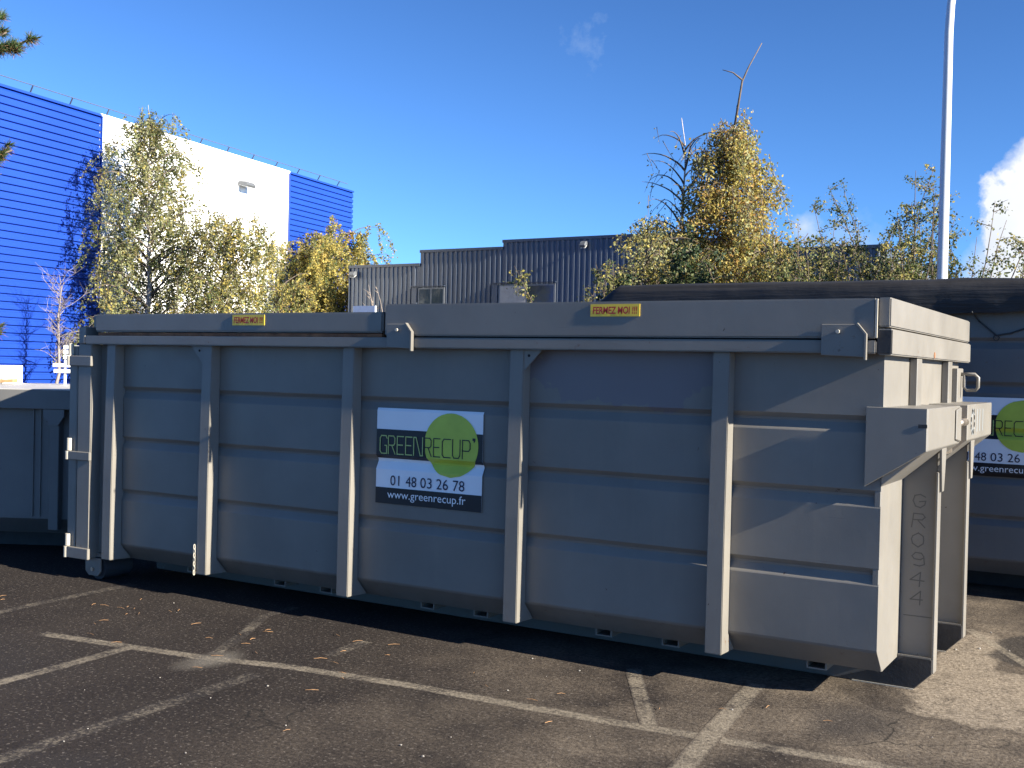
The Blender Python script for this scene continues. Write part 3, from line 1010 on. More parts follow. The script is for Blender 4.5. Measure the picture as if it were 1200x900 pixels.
o = thing('panel_box', 'pale grey boxy panel lying on the flat lid at the left edge', 'box', ground_at(4, 10.55) + Vector((0, 0, ZR + 0.0045)))
o.rotation_euler = Cc.rotation_euler
loc_build(MB().prism([(-0.6, 0.0), (0.0, 0.0), (0.01, 0.165), (-0.6, 0.185)], 'y', -0.04, 0.30), 'board', plain('pale_grey_board', (0.42, 0.43, 0.45), 0.5), o, 0.004)
loc_build(MB().box(0.012, 0.028, -0.045, 0.31, 0.0, 0.17), 'edge_trim', white_paint, o)
o = settle(MB().box(-0.5, 0.08, -0.05, 0.05, 0, 0.032).build('timber_plank', wood, None, 0.003), (0, 0, 0))
o.location = ground_at(8, 10.3) + Vector((0, 0, ZR + 0.018))
o.rotation_euler = (0, rad(-3), YAW)
tag(o, 'short brown timber plank lying on the flat lid before the pale box', 'plank')
o = thing('slatted_rack', 'white slatted rack standing on the flat lid beside the bare birch', 'rack', ground_at(62, 10.6) + Vector((0, 0, ZR + 0.0045)))
o.rotation_euler = Cc.rotation_euler
zz = 0.10
for z_, a_, b_ in ((0.37, 0.10, 0.27), (0.325, 0.10, 0.27), (0.28, 0.10, 0.27), (0.20, 0.0, 0.27), (0.145, 0.01, 0.27)):
    loc_build(MB().box(a_, b_, -0.012, 0.0, zz + z_ - 0.135, zz + z_ - 0.10), 'slat', white_paint, o, 0.002)
for x_ in (0.105, 0.21):
    loc_build(MB().box(x_, x_ + 0.016, 0.001, 0.02, 0.0, zz + 0.27), 'upright', white_paint, o)


# ------------------------------------------------------------------ blue and white building
bd = Vector((-sin(rad(8.3)), cos(rad(8.3)), 0))      # along the wall, going away
bn = Vector((cos(rad(8.3)), sin(rad(8.3)), 0))       # out of the wall
bo = ground_at(113, 35)
HB = 9.1
BB = thing('warehouse', 'tall blue warehouse with a white wall panel and roof guard rail', 'building', bo)
BM_ = Matrix((bd, bn, Vector((0, 0, 1)))).transposed()   # local x along the wall, y out


def bb(mb, name, mat, parent=BB, bev=0.0, base=bo, BMx=None):
    mm = (BMx or BM_).to_4x4()
    mm.translation = base
    mb.bm.transform(mm)
    return mb.build(name, mat, parent, bev)


def hclad(s0, s1, h, z0=0.0, per=0.22, dep=0.06):
    pts = [(0, z0)]
    z = z0
    while z < h - per:
        pts += [(0.0, z + per * 0.02), (0.0, z + per * 0.30), (dep, z + per * 0.36), (dep, z + per * 0.96)]
        z += per
    pts += [(0.0, h), (-0.2, h), (-0.2, z0)]
    mb = MB()
    A_ = [mb.bm.verts.new((s0, y, zz_)) for y, zz_ in pts]
    B_ = [mb.bm.verts.new((s1, y, zz_)) for y, zz_ in pts]
    n = len(pts)
    for i in range(n):
        mb.bm.faces.new((A_[i], A_[(i + 1) % n], B_[(i + 1) % n], B_[i]))
    mb.bm.faces.new(A_)
    mb.bm.faces.new(B_[::-1])
    return mb


S1, S2 = 10.34, 15.3
bb(hclad(-26, -0.06, HB), 'blue_wall', blue_clad)
bb(hclad(S1 + 0.06, S2, HB), 'blue_wall', blue_clad)
bb(MB().box(-0.055, S1 + 0.055, -0.2, 0.02, 0, HB), 'white_wall', white_clad)
for s_ in range(1, 10):
    bb(MB().box(s_ * 1.03 - 0.006, s_ * 1.03 + 0.006, 0.021, 0.024, 0, HB - 0.1), 'panel_joint', plain('joint_grey', (0.6, 0.6, 0.59), 0.6) if s_ == 1 else MATS['joint_grey'])
for s_, w_ in ((-0.03, 0.045), (S1 + 0.03, 0.045)):
    bb(MB().box(s_ - w_ / 2, s_ + w_ / 2, 0.022, 0.09, 0, HB + 0.02), 'corner_trim', blue_clad)
bb(MB().box(-26, -0.06, -0.2, 0.095, HB + 0.001, HB + 0.07), 'roof_edge', blue_clad)
bb(MB().box(-0.055, S1 + 0.055, -0.2, 0.045, HB + 0.001, HB + 0.10), 'roof_edge', white_clad)
bb(MB().box(S1 + 0.06, S2, -0.2, 0.095, HB + 0.001, HB + 0.07), 'roof_edge', blue_clad)
bb(MB().box(-26, S2, -30, -0.21, 0, HB - 0.05), 'building_mass', blue_clad)
bb(MB().box(-5.05, -5.02, 0.081, 0.085, 0, HB), 'wall_joint', plain('pale_blue_joint', (0.10, 0.20, 0.62), 0.5))
gr = MB()
for i in range(-16, 11):
    s_ = i * 1.55 + 0.6
    if s_ < S2:
        gr.tube([(s_, -0.45, HB + 0.0), (s_ - 0.12, -0.12, HB + 0.36)], 0.022, 6)
gr.tube([(-26, -0.12, HB + 0.36), (S2 - 0.2, -0.12, HB + 0.36)], 0.014, 6)
bb(gr, 'guard_rail', plain('dull_rail_steel', (0.07, 0.08, 0.11), 0.5))


def floodlight(base, name_parent_mat, s_, z_, label, arm=0.35, size=0.28, BMx=BM_):
    w = base + BMx @ Vector((s_, 0, z_))
    o = thing('floodlight', label, 'floodlight', w, 'wall floodlights')

    def put(mb, nm, mat, bev=0.0):
        mm = BMx.to_4x4()
        mm.translation = w
        mb.bm.transform(mm)
        return mb.build(nm, mat, o, bev)
    put(MB().tube([(0, 0.04, 0), (0, arm, 0.02)], 0.03, 8), 'arm', lamp_grey)
    put(MB().prism([(arm - 0.02, 0.02), (arm + size, -0.10), (arm + size + 0.06, -0.02), (arm + size - 0.02, 0.10), (arm + 0.02, 0.13)], 'x', -size * 0.75, size * 0.75), 'housing', lamp_grey, 0.015)
    put(MB().prism([(arm + 0.02, 0.0), (arm + size - 0.02, -0.098), (arm + size - 0.01, -0.118), (arm + 0.01, -0.02)], 'x', -size * 0.65, size * 0.65), 'lens', lamp_glass)
    return o


floodlight(bo, None, 7.3, HB - 0.95, 'grey floodlight high on the white wall panel of the warehouse', 0.04, 0.36)
floodlight(bo, None, -5.75, HB - 0.20, 'grey floodlight at the top of the blue wall at the left edge', 0.3, 0.35)

# ------------------------------------------------------------------ grey stepped building
gd = Vector((1, 0, 0))
gn = Vector((0, -1, 0))
go = ground_at(586, 38.6)
GM = Matrix((gd, gn, Vector((0, 0, 1)))).transposed()
GB = thing('corrugated_building', 'low grey corrugated building with a stepped roofline and two windows', 'building', go)


def vclad(s0, s1, h, per=0.20, dep=0.035):
    pts = [(s0, -0.15), (s0, 0.0)]
    s_ = s0
    while s_ < s1 - per:
        pts += [(s_ + per * 0.42, 0.0), (s_ + per * 0.52, dep), (s_ + per * 0.86, dep), (s_ + per * 0.96, 0.0)]
        s_ += per
    pts += [(s1, 0.0), (s1, -0.15)]
    mb = MB()
    A_ = [mb.bm.verts.new((x, y, 0)) for x, y in pts]
    B_ = [mb.bm.verts.new((x, y, h)) for x, y in pts]
    n = len(pts)
    for i in range(n):
        mb.bm.faces.new((A_[i], A_[(i + 1) % n], B_[(i + 1) % n], B_[i]))
    mb.bm.faces.new(A_)
    mb.bm.faces.new(B_[::-1])
    return mb


for s0, s1, h in ((-6.62, -3.45, 5.28), (-3.45, 0.0, 5.75), (0.0, 6.6, 5.98), (6.6, 9.4, 5.75), (9.4, 12.8, 5.36)):
    wl = bb(vclad(s0 + 0.004, s1 - 0.004, h - 0.1), 'wall', grey_clad, GB, 0, go, GM)
    bb(MB().box(s0 + 0.002, s1 - 0.002, -0.2, 0.065, h - 0.099, h), 'parapet_cap', grey_cap, wl, 0.0, go, GM)
    bb(MB().box(s0 + 0.004, s1 - 0.004, -14, -0.16, 0, h - 0.15), 'building_mass', grey_clad, wl, 0, go, GM)
bb(MB().box(-6.66, -6.622, -0.2, 0.06, 0, 5.28), 'corner_trim', grey_cap, GB, 0, go, GM)
for s0, s1, z0, z1, panes in ((-3.5, -2.35, 2.6, 4.40, (dark_room, dark_room)), (-0.12, 2.1, 2.6, 4.45, (blind, glass))):
    wn = bb(MB().box(s0, s1, 0.037, 0.055, z0, z1), 'window', plain('window_frame_grey', (0.16, 0.17, 0.18), 0.4), GB, 0, go, GM)
    mid = (s0 + s1) / 2
    for (a_, c_), pm in zip(((s0 + 0.06, mid - 0.03), (mid + 0.03, s1 - 0.06)), panes):
        bb(MB().box(a_, c_, 0.056, 0.060, z0 + 0.06, z1 - 0.06), 'pane', glass if pm is dark_room else pm, wn, 0, go, GM)
    bb(MB().box(s0 - 0.25, s0 - 0.03, 0.037, 0.09, z0, z1 + 0.03), 'jamb', grey_clad, wn, 0, go, GM)
    bb(MB().box(s0 - 0.25, s1 + 0.05, 0.057, 0.16, z1 + 0.032, z1 + 0.06), 'lintel', grey_cap, wn, 0, go, GM)
floodlight(go, None, 3.18, 5.68, 'white floodlight near the roofline of the grey corrugated building', 0.10, 0.14, GM)
floodlight(go, None, -6.35, 4.93, 'small floodlight at the left corner of the grey corrugated building', 0.1, 0.16, GM)

# ------------------------------------------------------------------ lamp post
lp = ground_at(1100.5, 14)
LP = thing('street_lamp', 'tall pale grey street lamp post curving at the top behind the black cover', 'street lamp', lp)
arm_d = Vector((0.35, 0.94, 0))
top = [(0, 0, 0), (0, 0, 2.5), (0, 0, 4.8), (0, 0, 5.85)]
pts = [lp + Vector(q) for q in top]
for i in range(1, 9):
    a_ = i / 8 * rad(75)
    pts.append(lp + Vector((0, 0, 5.85)) + arm_d * (2.2 * (1 - cos(a_))) + Vector((0, 0, 2.2 * sin(a_))))
MB().tube(pts, [0.075, 0.066, 0.056, 0.052] + [0.049 - 0.0025 * i for i in range(8)], 18).build('pole', pole_paint, LP, smooth=True)
hd = MB()
e_ = pts[-1]
hd.tube([e_, e_ + arm_d * 0.2 + Vector((0, 0, 0.03)), e_ + arm_d * 0.55 + Vector((0, 0, 0.04)), e_ + arm_d * 0.75], [0.04, 0.1, 0.11, 0.04], 12)
hd.build('lamp_head', lamp_grey, LP, smooth=True)
MB().tube([lp, lp + Vector((0, 0, 0.03))], 0.17, 16).build('base_plate', galv, LP)

# white panel behind the shut rear lid
sp = ground_at(427, 22)
o = thing('white_panel', 'small white flat panel on a post showing just above the rear lid', 'panel', sp)
zt = height_at(427, 358.5, 22)
MB().box(sp.x - 0.30, sp.x + 0.24, sp.y - 0.02, sp.y + 0.02, zt - 0.4, zt).build('board', white_paint, o)
MB().tube([(sp.x - 0.03, sp.y + 0.05, 0), (sp.x - 0.03, sp.y + 0.05, zt - 0.05)], 0.03, 8).build('post', galv, o)


# ------------------------------------------------------------------ trees
def leaf_mesh(leaves, name, mats, parent, size):
    """leaves: list of (pos, material index)"""
    vs, fs, mi = [], [], []
    rnd = random.Random(len(leaves))
    for p_, k_ in leaves:
        s_ = size * rnd.uniform(0.45, 1.45)
        a_ = Vector((rnd.gauss(0, 1), rnd.gauss(0, 1), rnd.gauss(-0.6, 0.8))).normalized()
        b_ = a_.cross(Vector((rnd.gauss(0, 1), rnd.gauss(0, 1), rnd.gauss(0, 1)))).normalized()
        c_ = a_.cross(b_) * s_ * 0.12
        i = len(vs)
        vs += [p_, p_ + a_ * s_ * 0.5 + b_ * s_ * 0.33 + c_, p_ + a_ * s_, p_ + a_ * s_ * 0.5 - b_ * s_ * 0.33 + c_]
        fs += [(i, i + 1, i + 2), (i, i + 2, i + 3)]
        mi += [k_, k_]
    me = bpy.data.meshes.new(name)
    me.from_pydata([tuple(v) for v in vs], [], fs)
    o = link(name, me, mats, parent)
    me.polygons.foreach_set('material_index', mi)
    return o


def arc(p0, d0, length, droop, n, rnd, wob=0.06):
    pts = [p0.copy()]
    d = d0.normalized()
    st = length / n
    for i in range(n):
        d = (d + Vector((rnd.gauss(0, wob), rnd.gauss(0, wob), rnd.gauss(0, wob) - droop * (0.3 + i / n)))).normalized()
        pts.append(pts[-1] + d * st)
    return pts


DENS = 3.4


def weeping_birch(base, H, prof_f, label, mats, weights, seed, leaf=0.08, limbs=34, strings=10, step=0.05, bare_top=0.0,
                  lean=(0, 0), bark=bark_birch, zmin=1.0, group='birch trees', strlen=(0.5, 1.6), name='birch_tree', extra=(), cat='tree', keep=1.0):
    rnd = random.Random(seed)
    root = thing(name, label, cat, base, group)
    tr = MB()
    n = 14
    tp = []
    for i in range(n + 1):
        f = i / n
        tp.append(base + Vector((lean[0] * f * f + rnd.gauss(0, 0.03) * (i > 0), lean[1] * f * f + rnd.gauss(0, 0.03) * (i > 0), H * f * 0.87)))
    tr.tube(tp, [max(0.006, H * 0.011 * (1 - 0.97 * i / n)) for i in range(n + 1)], 8)

    def trunk(z):
        f = min(0.999, max(0, (z / H)))
        i = int(f * n)
        return tp[i].lerp(tp[i + 1], f * n - i)
    br = MB()
    leaves = []

    def pick():
        x = rnd.random() * sum(weights)
        for i, w_ in enumerate(weights):
            x -= w_
            if x <= 0:
                return i
        return 0

    def hang(p0, l, dens=1.0):
        d = Vector((rnd.gauss(0, 0.3), rnd.gauss(0, 0.3), -0.5))
        pts = arc(p0, d, l, 0.16, 5, rnd, 0.10)
        br.tube(pts, [0.007, 0.006, 0.005, 0.004, 0.003, 0.002], 3, False)
        k_ = int(l / step * dens * DENS)
        base_k = pick()
        for _ in range(k_):
            f = rnd.random() * 4.999
            i = int(f)
            q = pts[i].lerp(pts[i + 1], f - i)
            if q.z < zmin - 0.4:
                continue
            leaves.append((q + Vector((rnd.gauss(0, 0.05), rnd.gauss(0, 0.05), rnd.gauss(0, 0.03))), base_k if rnd.random() < 0.55 else pick()))
    for i in range(limbs):
        f = (i + rnd.random()) / limbs
        z = zmin + (H * 0.97 - zmin) * f
        az = i * 2.4 + rnd.gauss(0, 0.4)
        rad_ = prof_f(z / H) * rnd.uniform(0.6, 1.12)
        if rad_ < 0.05:
            continue
        el = 0.45 + 0.5 * rnd.random() + 0.5 * f
        ln = rad_ * 1.35 + 0.2
        pts = arc(trunk(z * 0.96), Vector((cos(az), sin(az), el)), ln, 0.20, 8, rnd)
        r1 = 0.012 + 0.016 * rad_
        br.tube(pts, [r1 * (1 - 0.85 * j / 8) for j in range(9)], 5, False)
        bare = z / H > 1 - bare_top
        for j in range(strings if not bare else 2):
            g = 0.22 + 0.78 * rnd.random()
            ii = int(g * 7.99)
            p0 = pts[ii].lerp(pts[ii + 1], g * 8 - ii if g * 8 - ii < 1 else 0.99)
            p0 = p0 + Vector((rnd.gauss(0, 0.12), rnd.gauss(0, 0.12), rnd.gauss(0, 0.08)))
            hang(p0, rnd.uniform(*strlen) * (0.45 + 0.55 * min(1, rad_ / 1.2)), (0.12 if bare else 1.0) * keep)
    for pts, rr in extra:
        br.tube(pts, [rr * (1 - 0.7 * j / (len(pts) - 1)) for j in range(len(pts))], 6)
    tk = tr.build('trunk', bark, root, smooth=True)
    br.build('branches', bark_dark, tk, smooth=True)
    leaf_mesh(leaves, 'crown', mats, root, leaf)
    return root


def taper(a, b, c):
    """radius profile through (0,a) (0.5,b) (1,c)"""
    return lambda f: a + (b - a) * f * 2 if f < 0.5 else b + (c - b) * (f - 0.5) * 2


# left birch in front of the white wall
d = 34
weeping_birch(ground_at(172, d), height_at(172, 66, d), lambda f: 1.95 - 0.5 * f if f < 0.5 else (1.7 - 0.45 * (f - 0.5) / 0.25 if f < 0.75 else 1.25 - 0.75 * (f - 0.75) / 0.25),
              'tall olive green weeping birch against the white warehouse wall, tallest of the left trees',
              [lf_olive, lf_green, lf_pale, lf_yellow], (4, 2.4, 2.2, 1.0), 11, 0.078, 66, 12, 0.050, 0.0, keep=0.72, lean=(-0.35, 0.2), zmin=1.2, strlen=(0.5, 1.7))
d = 33.5
weeping_birch(ground_at(252, d), height_at(262, 212, d), lambda f: 1.45 if f < 0.6 else 1.45 * sqrt(max(0, 1 - ((f - 0.6) / 0.4) ** 2)) * 0.9 + 0.15,
              'broad yellow-green weeping birch just right of the tallest left tree',
              [lf_olive, lf_yellow, lf_pale, lf_green], (4, 2.4, 2, 1.4), 12, 0.078, 46, 12, 0.050, 0.0, keep=0.75, lean=(0.25, 0.2), zmin=1.0, strlen=(0.6, 1.9))
d = 44.5
weeping_birch(ground_at(374, d), height_at(377, 240, d), lambda f: 2.3 if f < 0.62 else 2.3 * sqrt(max(0, 1 - ((f - 0.62) / 0.38) ** 2)) * 0.85 + 0.3,
              'yellow weeping birch with a drooping rounded crown in front of the far blue wall',
              [lf_yellow, lf_olive, lf_green, lf_orange], (4.4, 3, 1.5, 0.4), 13, 0.095, 54, 13, 0.055, 0.0, lean=(0.3, 0.2), zmin=1.2, strlen=(0.8, 2.4))
d = 36
weeping_birch(ground_at(318, d), height_at(318, 305, d), lambda f: 1.5 * (1 - f * 0.35),
              'low olive birch filling the gap between the two yellow birches on the left',
              [lf_olive, lf_green, lf_yellow], (3, 2.2, 1.6), 14, 0.078, 26, 10, 0.055, 0.0, keep=0.6, zmin=0.8, strlen=(0.5, 1.4))

# right golden birches
d = 18
gb0 = ground_at(852, d)
Hb = height_at(858, 60, d)
tipb = gb0 + Vector((0, 0, Hb - 0.68))
ex = [([gb0 + Vector((0, 0, Hb * 0.80)), tipb + r0 * 0.12 + Vector((0, 0, 0.18)), tipb + r0 * 0.22 + Vector((0, 0, 0.42)), tipb + r0 * 0.42 + Vector((0, 0, 0.80))], 0.022),
      ([tipb + r0 * 0.13 + Vector((0, 0, 0.2)), tipb - r0 * 0.03 + Vector((0, 0, 0.32)), tipb - r0 * 0.2 + Vector((0, 0, 0.36))], 0.016)]
weeping_birch(gb0, Hb, lambda f: 1.3 if f < 0.42 else (1.3 - 0.55 * (f - 0.42) / 0.2 if f < 0.62 else (0.75 - 0.4 * (f - 0.62) / 0.18 if f < 0.8 else 0.35 - 0.15 * (f - 0.8) / 0.2)),
              'tall golden birch with a bare forked tip behind the black cover', [lf_yellow, lf_orange, lf_olive, lf_pale], (4.4, 2.0, 2.0, 1.0), 21, 0.052,
              76, 12, 0.036, 0.04, zmin=1.5, strlen=(0.35, 1.1), extra=ex)
d = 18.6
weeping_birch(ground_at(797, d), height_at(793, 78, d), lambda f: 0.9 if f < 0.5 else 0.75 - 0.7 * (f - 0.5),
              'thin pale-trunked birch with mostly bare upper twigs left of the golden birch', [lf_yellow, lf_olive, lf_pale, lf_orange], (3, 2, 2, 0.8), 22, 0.052,
              44, 11, 0.040, 0.30, zmin=1.5, strlen=(0.35, 0.95), lean=(-0.06, 0.0), bark=plain('pale_trunk_bark', (0.42, 0.37, 0.33), 0.8, 0, 0.4, 18))
d = 17
weeping_birch(ground_at(752, d), height_at(752, 215, d), lambda f: 0.55 if f > 0.55 else 0.66,
              'short sparse yellow-green birch left of the two golden birches', [lf_pale, lf_yellow, lf_olive], (3, 2, 2), 23, 0.05, 24, 9, 0.042, 0.0, zmin=1.6, strlen=(0.3, 0.8))
d = 16.5
weeping_birch(ground_at(905, d), height_at(905, 240, d), lambda f: 0.7 * (1 - 0.4 * f),
              'low yellow-green birch at the right foot of the golden birch', [lf_yellow, lf_olive, lf_green], (3, 2.4, 1.6), 24, 0.05, 26, 8, 0.045, 0.0, zmin=1.4, strlen=(0.3, 0.8))

# young bare birch by the blue wall
d = 31.5
yb_ = ground_at(68, d)
Hy = height_at(68, 322, d)
o = thing('birch_tree', 'young leafless white birch standing before the blue wall', 'tree', yb_, 'birch trees')
rnd = random.Random(5)
tr = MB()
tpp = [yb_ + Vector((rnd.gauss(0, 0.03), rnd.gauss(0, 0.03), Hy * i / 10)) for i in range(11)]
tr.tube(tpp, [0.060 * (1 - 0.85 * i / 10) for i in range(11)], 8)
tk = tr.build('trunk', plain('pale_birch_bark', (0.22, 0.185, 0.165), 0.8, 0, 0.3, 20), o, smooth=True)
br = MB()
for i in range(34):
    z = Hy * (0.35 + 0.6 * i / 34)
    az = rnd.random() * 6.28
    p0 = yb_ + Vector((0, 0, z))
    pts = arc(p0, Vector((cos(az), sin(az), 1.0)), rnd.uniform(0.4, 1.1), 0.04, 6, rnd, 0.12)
    br.tube(pts, [0.012 * (1 - 0.8 * j / 6) for j in range(7)], 4, False)
    for _ in range(6):
        q = pts[rnd.randint(2, 5)]
        pp = arc(q, Vector((rnd.gauss(0, 1), rnd.gauss(0, 1), 0.8)), rnd.uniform(0.2, 0.5), 0.02, 4, rnd, 0.15)
        br.tube(pp, [0.005, 0.004, 0.0035, 0.003, 0.002], 3, False)
pts = arc(yb_ + Vector((0, 0, Hy * 0.55)), r0 + Vector((0, 0, 0.55)), 0.9, 0.05, 6, rnd, 0.08)
br.tube(pts, [0.022 * (1 - 0.7 * j / 6) for j in range(7)], 5)
br.build('branches', MATS['pale_birch_bark'], tk)


# shrubs: many upright stems with leaves along them
def shrub(base, H, R, label, mats, weights, seed, stems=16, leaf=0.05, step=0.035, name='shrub', cat='shrub', up=1.7, side=6, zmin=1.2, group=None, bark=bark_dark, bare=0.25):
    rnd = random.Random(seed)
    root = thing(name, label, cat, base, group)
    st = MB()
    leaves = []

    def pick():
        x = rnd.random() * sum(weights)
        for i, w_ in enumerate(weights):
            x -= w_
            if x <= 0:
                return i
        return 0
    for s_ in range(stems):
        az = rnd.random() * 6.28
        ln = H * rnd.uniform(0.72, 1.05)
        d_ = Vector((cos(az) * R / H * 1.1 * rnd.random() ** 0.6, sin(az) * R / H * 1.1 * rnd.random() ** 0.6, 1.0))
        pts = arc(base + Vector((cos(az) * 0.15, sin(az) * 0.15, 0)), d_, ln, -0.01, 10, rnd, 0.07)
        st.tube(pts, [0.026 * (1 - 0.88 * j / 10) for j in range(11)], 5)
        for q in range(side * 4):
            j = rnd.randint(3, 9)
            p0 = pts[j].lerp(pts[j + 1], rnd.random())
            if p0.z < zmin - 0.3:
                continue
            l2 = rnd.uniform(0.25, 0.8) * (1.2 - j / 11)
            pp = arc(p0, Vector((rnd.gauss(0, 1), rnd.gauss(0, 1), 0.55)), l2, 0.03, 5, rnd, 0.12)
            st.tube(pp, [0.008, 0.007, 0.005, 0.004, 0.003, 0.002], 3, False)
            kk = pick()
            dens = 1.0 if j < 8 else (1 - bare)
            for _ in range(int(l2 / step * dens * 6.5)):
                f = rnd.random() * 4.999
                i = int(f)
                leaves.append((pp[i].lerp(pp[i + 1], f - i) + Vector((rnd.gauss(0, 0.03), rnd.gauss(0, 0.03), rnd.gauss(0, 0.03))), kk if rnd.random() < 0.6 else pick()))
        for _ in range(int(ln / step * 0.35 * (1 - bare))):
            f = 0.35 + rnd.random() * 0.64
            i = int(f * 10)
            leaves.append((pts[i].lerp(pts[i + 1], f * 10 - i) + Vector((rnd.gauss(0, 0.03), rnd.gauss(0, 0.03), 0)), pick()))
    st.build('stems', bark, root, smooth=True)
    if leaves:
        leaf_mesh(leaves, 'foliage', mats, root, leaf)
    return root


GR = [lf_green, lf_olive, lf_dark, lf_yellow]
for u, v, dd, R_, ns, lab, sd, wts in (
        (955, 262, 15.5, 0.85, 20, 'olive green shrub just right of the golden birch', 31, (2, 3, 1, 1.2)),
        (1022, 232, 16.2, 1.0, 22, 'twiggy green shrub midway between the golden birch and the lamp post', 32, (3, 3, 1.5, 0.5)),
        (1082, 215, 15.6, 0.9, 22, 'tall thin-stemmed green shrub directly behind the lamp post', 33, (3, 2.4, 2, 0.3)),
        (1128, 268, 15.2, 0.75, 26, 'dense green shrub just right of the lamp post', 34, (4, 3, 1.5, 0.3)),
        (1205, 305, 15.5, 0.5, 11, 'sparse olive shrub at the right edge before the white cloud', 35, (1, 3, 0.5, 1)),
        (985, 298, 15.0, 1.0, 20, 'low yellow-leaved shrub peeping over the black cover', 36, (2, 3, 1, 2.2)),
        (725, 292, 16.0, 0.5, 12, 'low yellow-green shrub at the left end of the black cover', 37, (2, 3, 1, 2.2))):
    shrub(ground_at(u, dd), height_at(u, v, dd), R_, lab, GR, wts, sd, ns, 0.038, 0.042, group='shrubs behind the black cover', zmin=1.9)
shrub(ground_at(765, 16.6), height_at(765, 278, 16.6), 0.15, 'small dark green conifer at the foot of the golden birches', [lf_dark, lf_green], (4, 1), 41, 16, 0.05, 0.022, 'conifer', 'tree', zmin=1.9, bare=0.0)
shrub(ground_at(440, 26), height_at(440, 338, 26), 0.45, 'leafless pale shrub before the left end of the grey building', [lf_pale], (1,), 43, 9, 0.05, 9.0, 'bare_shrub', 'shrub', zmin=2.2, bark=plain('pale_twig', (0.35, 0.28, 0.22), 0.8), side=3)

# pine at the left, mostly outside the frame
d = 12
pb_ = ground_at(-115, d)
PT = thing('pine_tree', 'pine tree at the left edge with brown-green needle branch tips reaching in', 'tree', pb_)
rnd = random.Random(9)
tk = MB().tube([pb_, pb_ + Vector((0.03, 0, 3)), pb_ + Vector((-0.03, 0.05, 6)), pb_ + Vector((0, 0, 8.3))], [0.17, 0.14, 0.09, 0.02], 10).build('trunk', bark_dark, PT, smooth=True)
br = MB()
nv, nf, nm = [], [], []


def tuft(p_, axis, n, ln):
    for _ in range(n):
        d_ = (axis * rnd.uniform(0.2, 1.2) + Vector((rnd.gauss(0, 0.6), rnd.gauss(0, 0.6), rnd.gauss(0, 0.6)))).normalized()
        w_ = d_.cross(Vector((rnd.gauss(0, 1), rnd.gauss(0, 1), rnd.gauss(0, 1)))).normalized() * 0.0035
        q = p_ - axis * rnd.random() * 0.06
        e2 = q + d_ * ln * rnd.uniform(0.6, 1.1)
        i = len(nv)
        nv.extend([q - w_, q + w_, e2 + w_ * 0.3, e2 - w_ * 0.3])
        nf.append((i, i + 1, i + 2, i + 3))
        nm.append(1 if rnd.random() < (0.5 if d_.z < -0.15 else 0.1) else 0)


tips = [at(38, 46, d), at(20, 52, d), at(8, 38, d), at(2, 20, d + 0.2), at(14, 176, d), at(-4, 200, d), at(0, 386, d), at(-30, 60, d), at(-50, 30, d), at(-40, 190, d), at(-60, 260, d), at(-45, 400, d)]
for tpt in tips:
    p0 = pb_ + Vector((0, 0, max(1.5, tpt.z - 0.25)))
    mid_ = p0.lerp(tpt, 0.55) - Vector((0, 0, 0.10))
    br.tube([p0, mid_, tpt], [0.035, 0.02, 0.009], 5)
    ax = (tpt - mid_).normalized()
    for q in range(9):
        f = q / 8
        pp = mid_.lerp(tpt, 0.55 + 0.45 * f)
        tuft(pp + Vector((rnd.gauss(0, 0.03), rnd.gauss(0, 0.03), rnd.gauss(0, 0.03))), (ax + Vector((rnd.gauss(0, 0.5), rnd.gauss(0, 0.5), rnd.gauss(0.2, 0.4)))).normalized(), 70, 0.10)
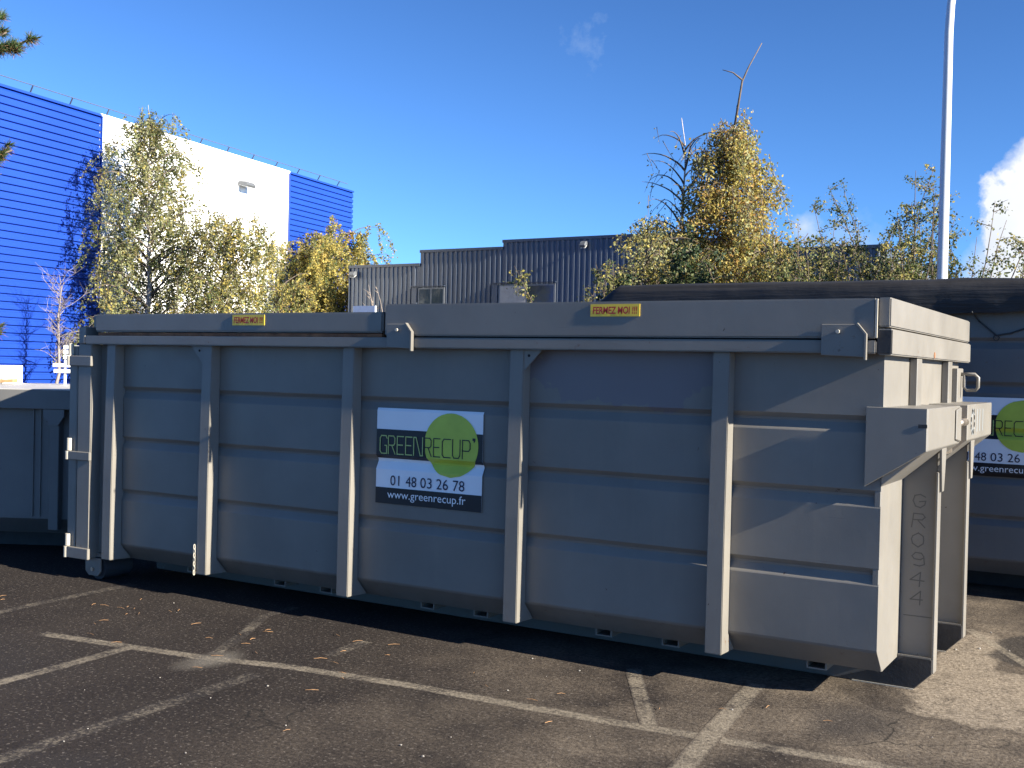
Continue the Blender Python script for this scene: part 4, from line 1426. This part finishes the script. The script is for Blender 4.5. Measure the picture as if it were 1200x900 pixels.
for i in range(26):
    az = rnd.uniform(YAW + 1.7, YAW + 4.6)
    z = 2.2 + 6 * i / 26
    tpt = pb_ + Vector((cos(az), sin(az), 0)) * rnd.uniform(0.5, 1.3) + Vector((0, 0, z + 0.2))
    br.tube([pb_ + Vector((0, 0, z)), tpt], [0.03, 0.01], 5)
    for q in range(5):
        tuft(tpt + Vector((rnd.gauss(0, 0.12), rnd.gauss(0, 0.12), rnd.gauss(0, 0.08))), Vector((cos(az), sin(az), 0.5)).normalized(), 50, 0.11)
br.build('branches', bark_dark, tk, smooth=True)
me = bpy.data.meshes.new('crown')
me.from_pydata([tuple(v) for v in nv], [], nf)
link('crown', me, [needle_green, needle_brown], PT)
me.polygons.foreach_set('material_index', nm)

# ------------------------------------------------------------------ litter on the asphalt
rnd = random.Random(3)
mb = MB()
for i in range(60):
    x = rnd.gauss(-3.9, 1.1)
    y = -0.3 - abs(rnd.gauss(0, 0.7))
    if rnd.random() < 0.25:
        x, y = rnd.uniform(-3, 0.8), rnd.uniform(-1.6, -0.25)
    a_ = rnd.random() * 6.28
    l_ = rnd.uniform(0.025, 0.075)
    bend = rnd.gauss(0, 0.35)
    mb.tube([(x, y, 0.008), (x + cos(a_) * l_ / 2, y + sin(a_) * l_ / 2, 0.011), (x + cos(a_) * l_ / 2 + cos(a_ + bend) * l_ / 2, y + sin(a_) * l_ / 2 + sin(a_ + bend) * l_ / 2, 0.008)], [0.0012, 0.0016, 0.0008], 4)
tag(mb.build('pine_litter', plain('dry_needle', (0.26, 0.14, 0.06), 0.8, 0, 0.4, 6)), 'dry orange pine needles and twigs scattered over the asphalt', 'litter', kind='stuff')
mb = MB()
for i in range(75):
    x, y = rnd.uniform(-4.5, 1.6), rnd.uniform(-2.8, 2.6)
    if rnd.random() < 0.12:
        x, y = rnd.gauss(0.35, 0.2), rnd.gauss(2.1, 0.5)
    if -5.3 < x < 0.1 and -0.1 < y:
        continue
    s_ = rnd.uniform(0.002, 0.006) * (1.5 if y > 1 else 1)
    v = bmesh.ops.create_icosphere(mb.bm, subdivisions=1, radius=s_)['verts']
    for w_ in v:
        w_.co = Vector((w_.co.x * rnd.uniform(0.7, 1.4), w_.co.y * rnd.uniform(0.7, 1.4), w_.co.z * 0.7 + 0.004)) + Vector((x, y, 0))
tag(mb.build('loose_grit', plain('pale_grit', (0.22, 0.20, 0.175), 0.7, 0, 0.3, 60)), 'pale loose grit scattered over the asphalt', 'gravel', kind='stuff')
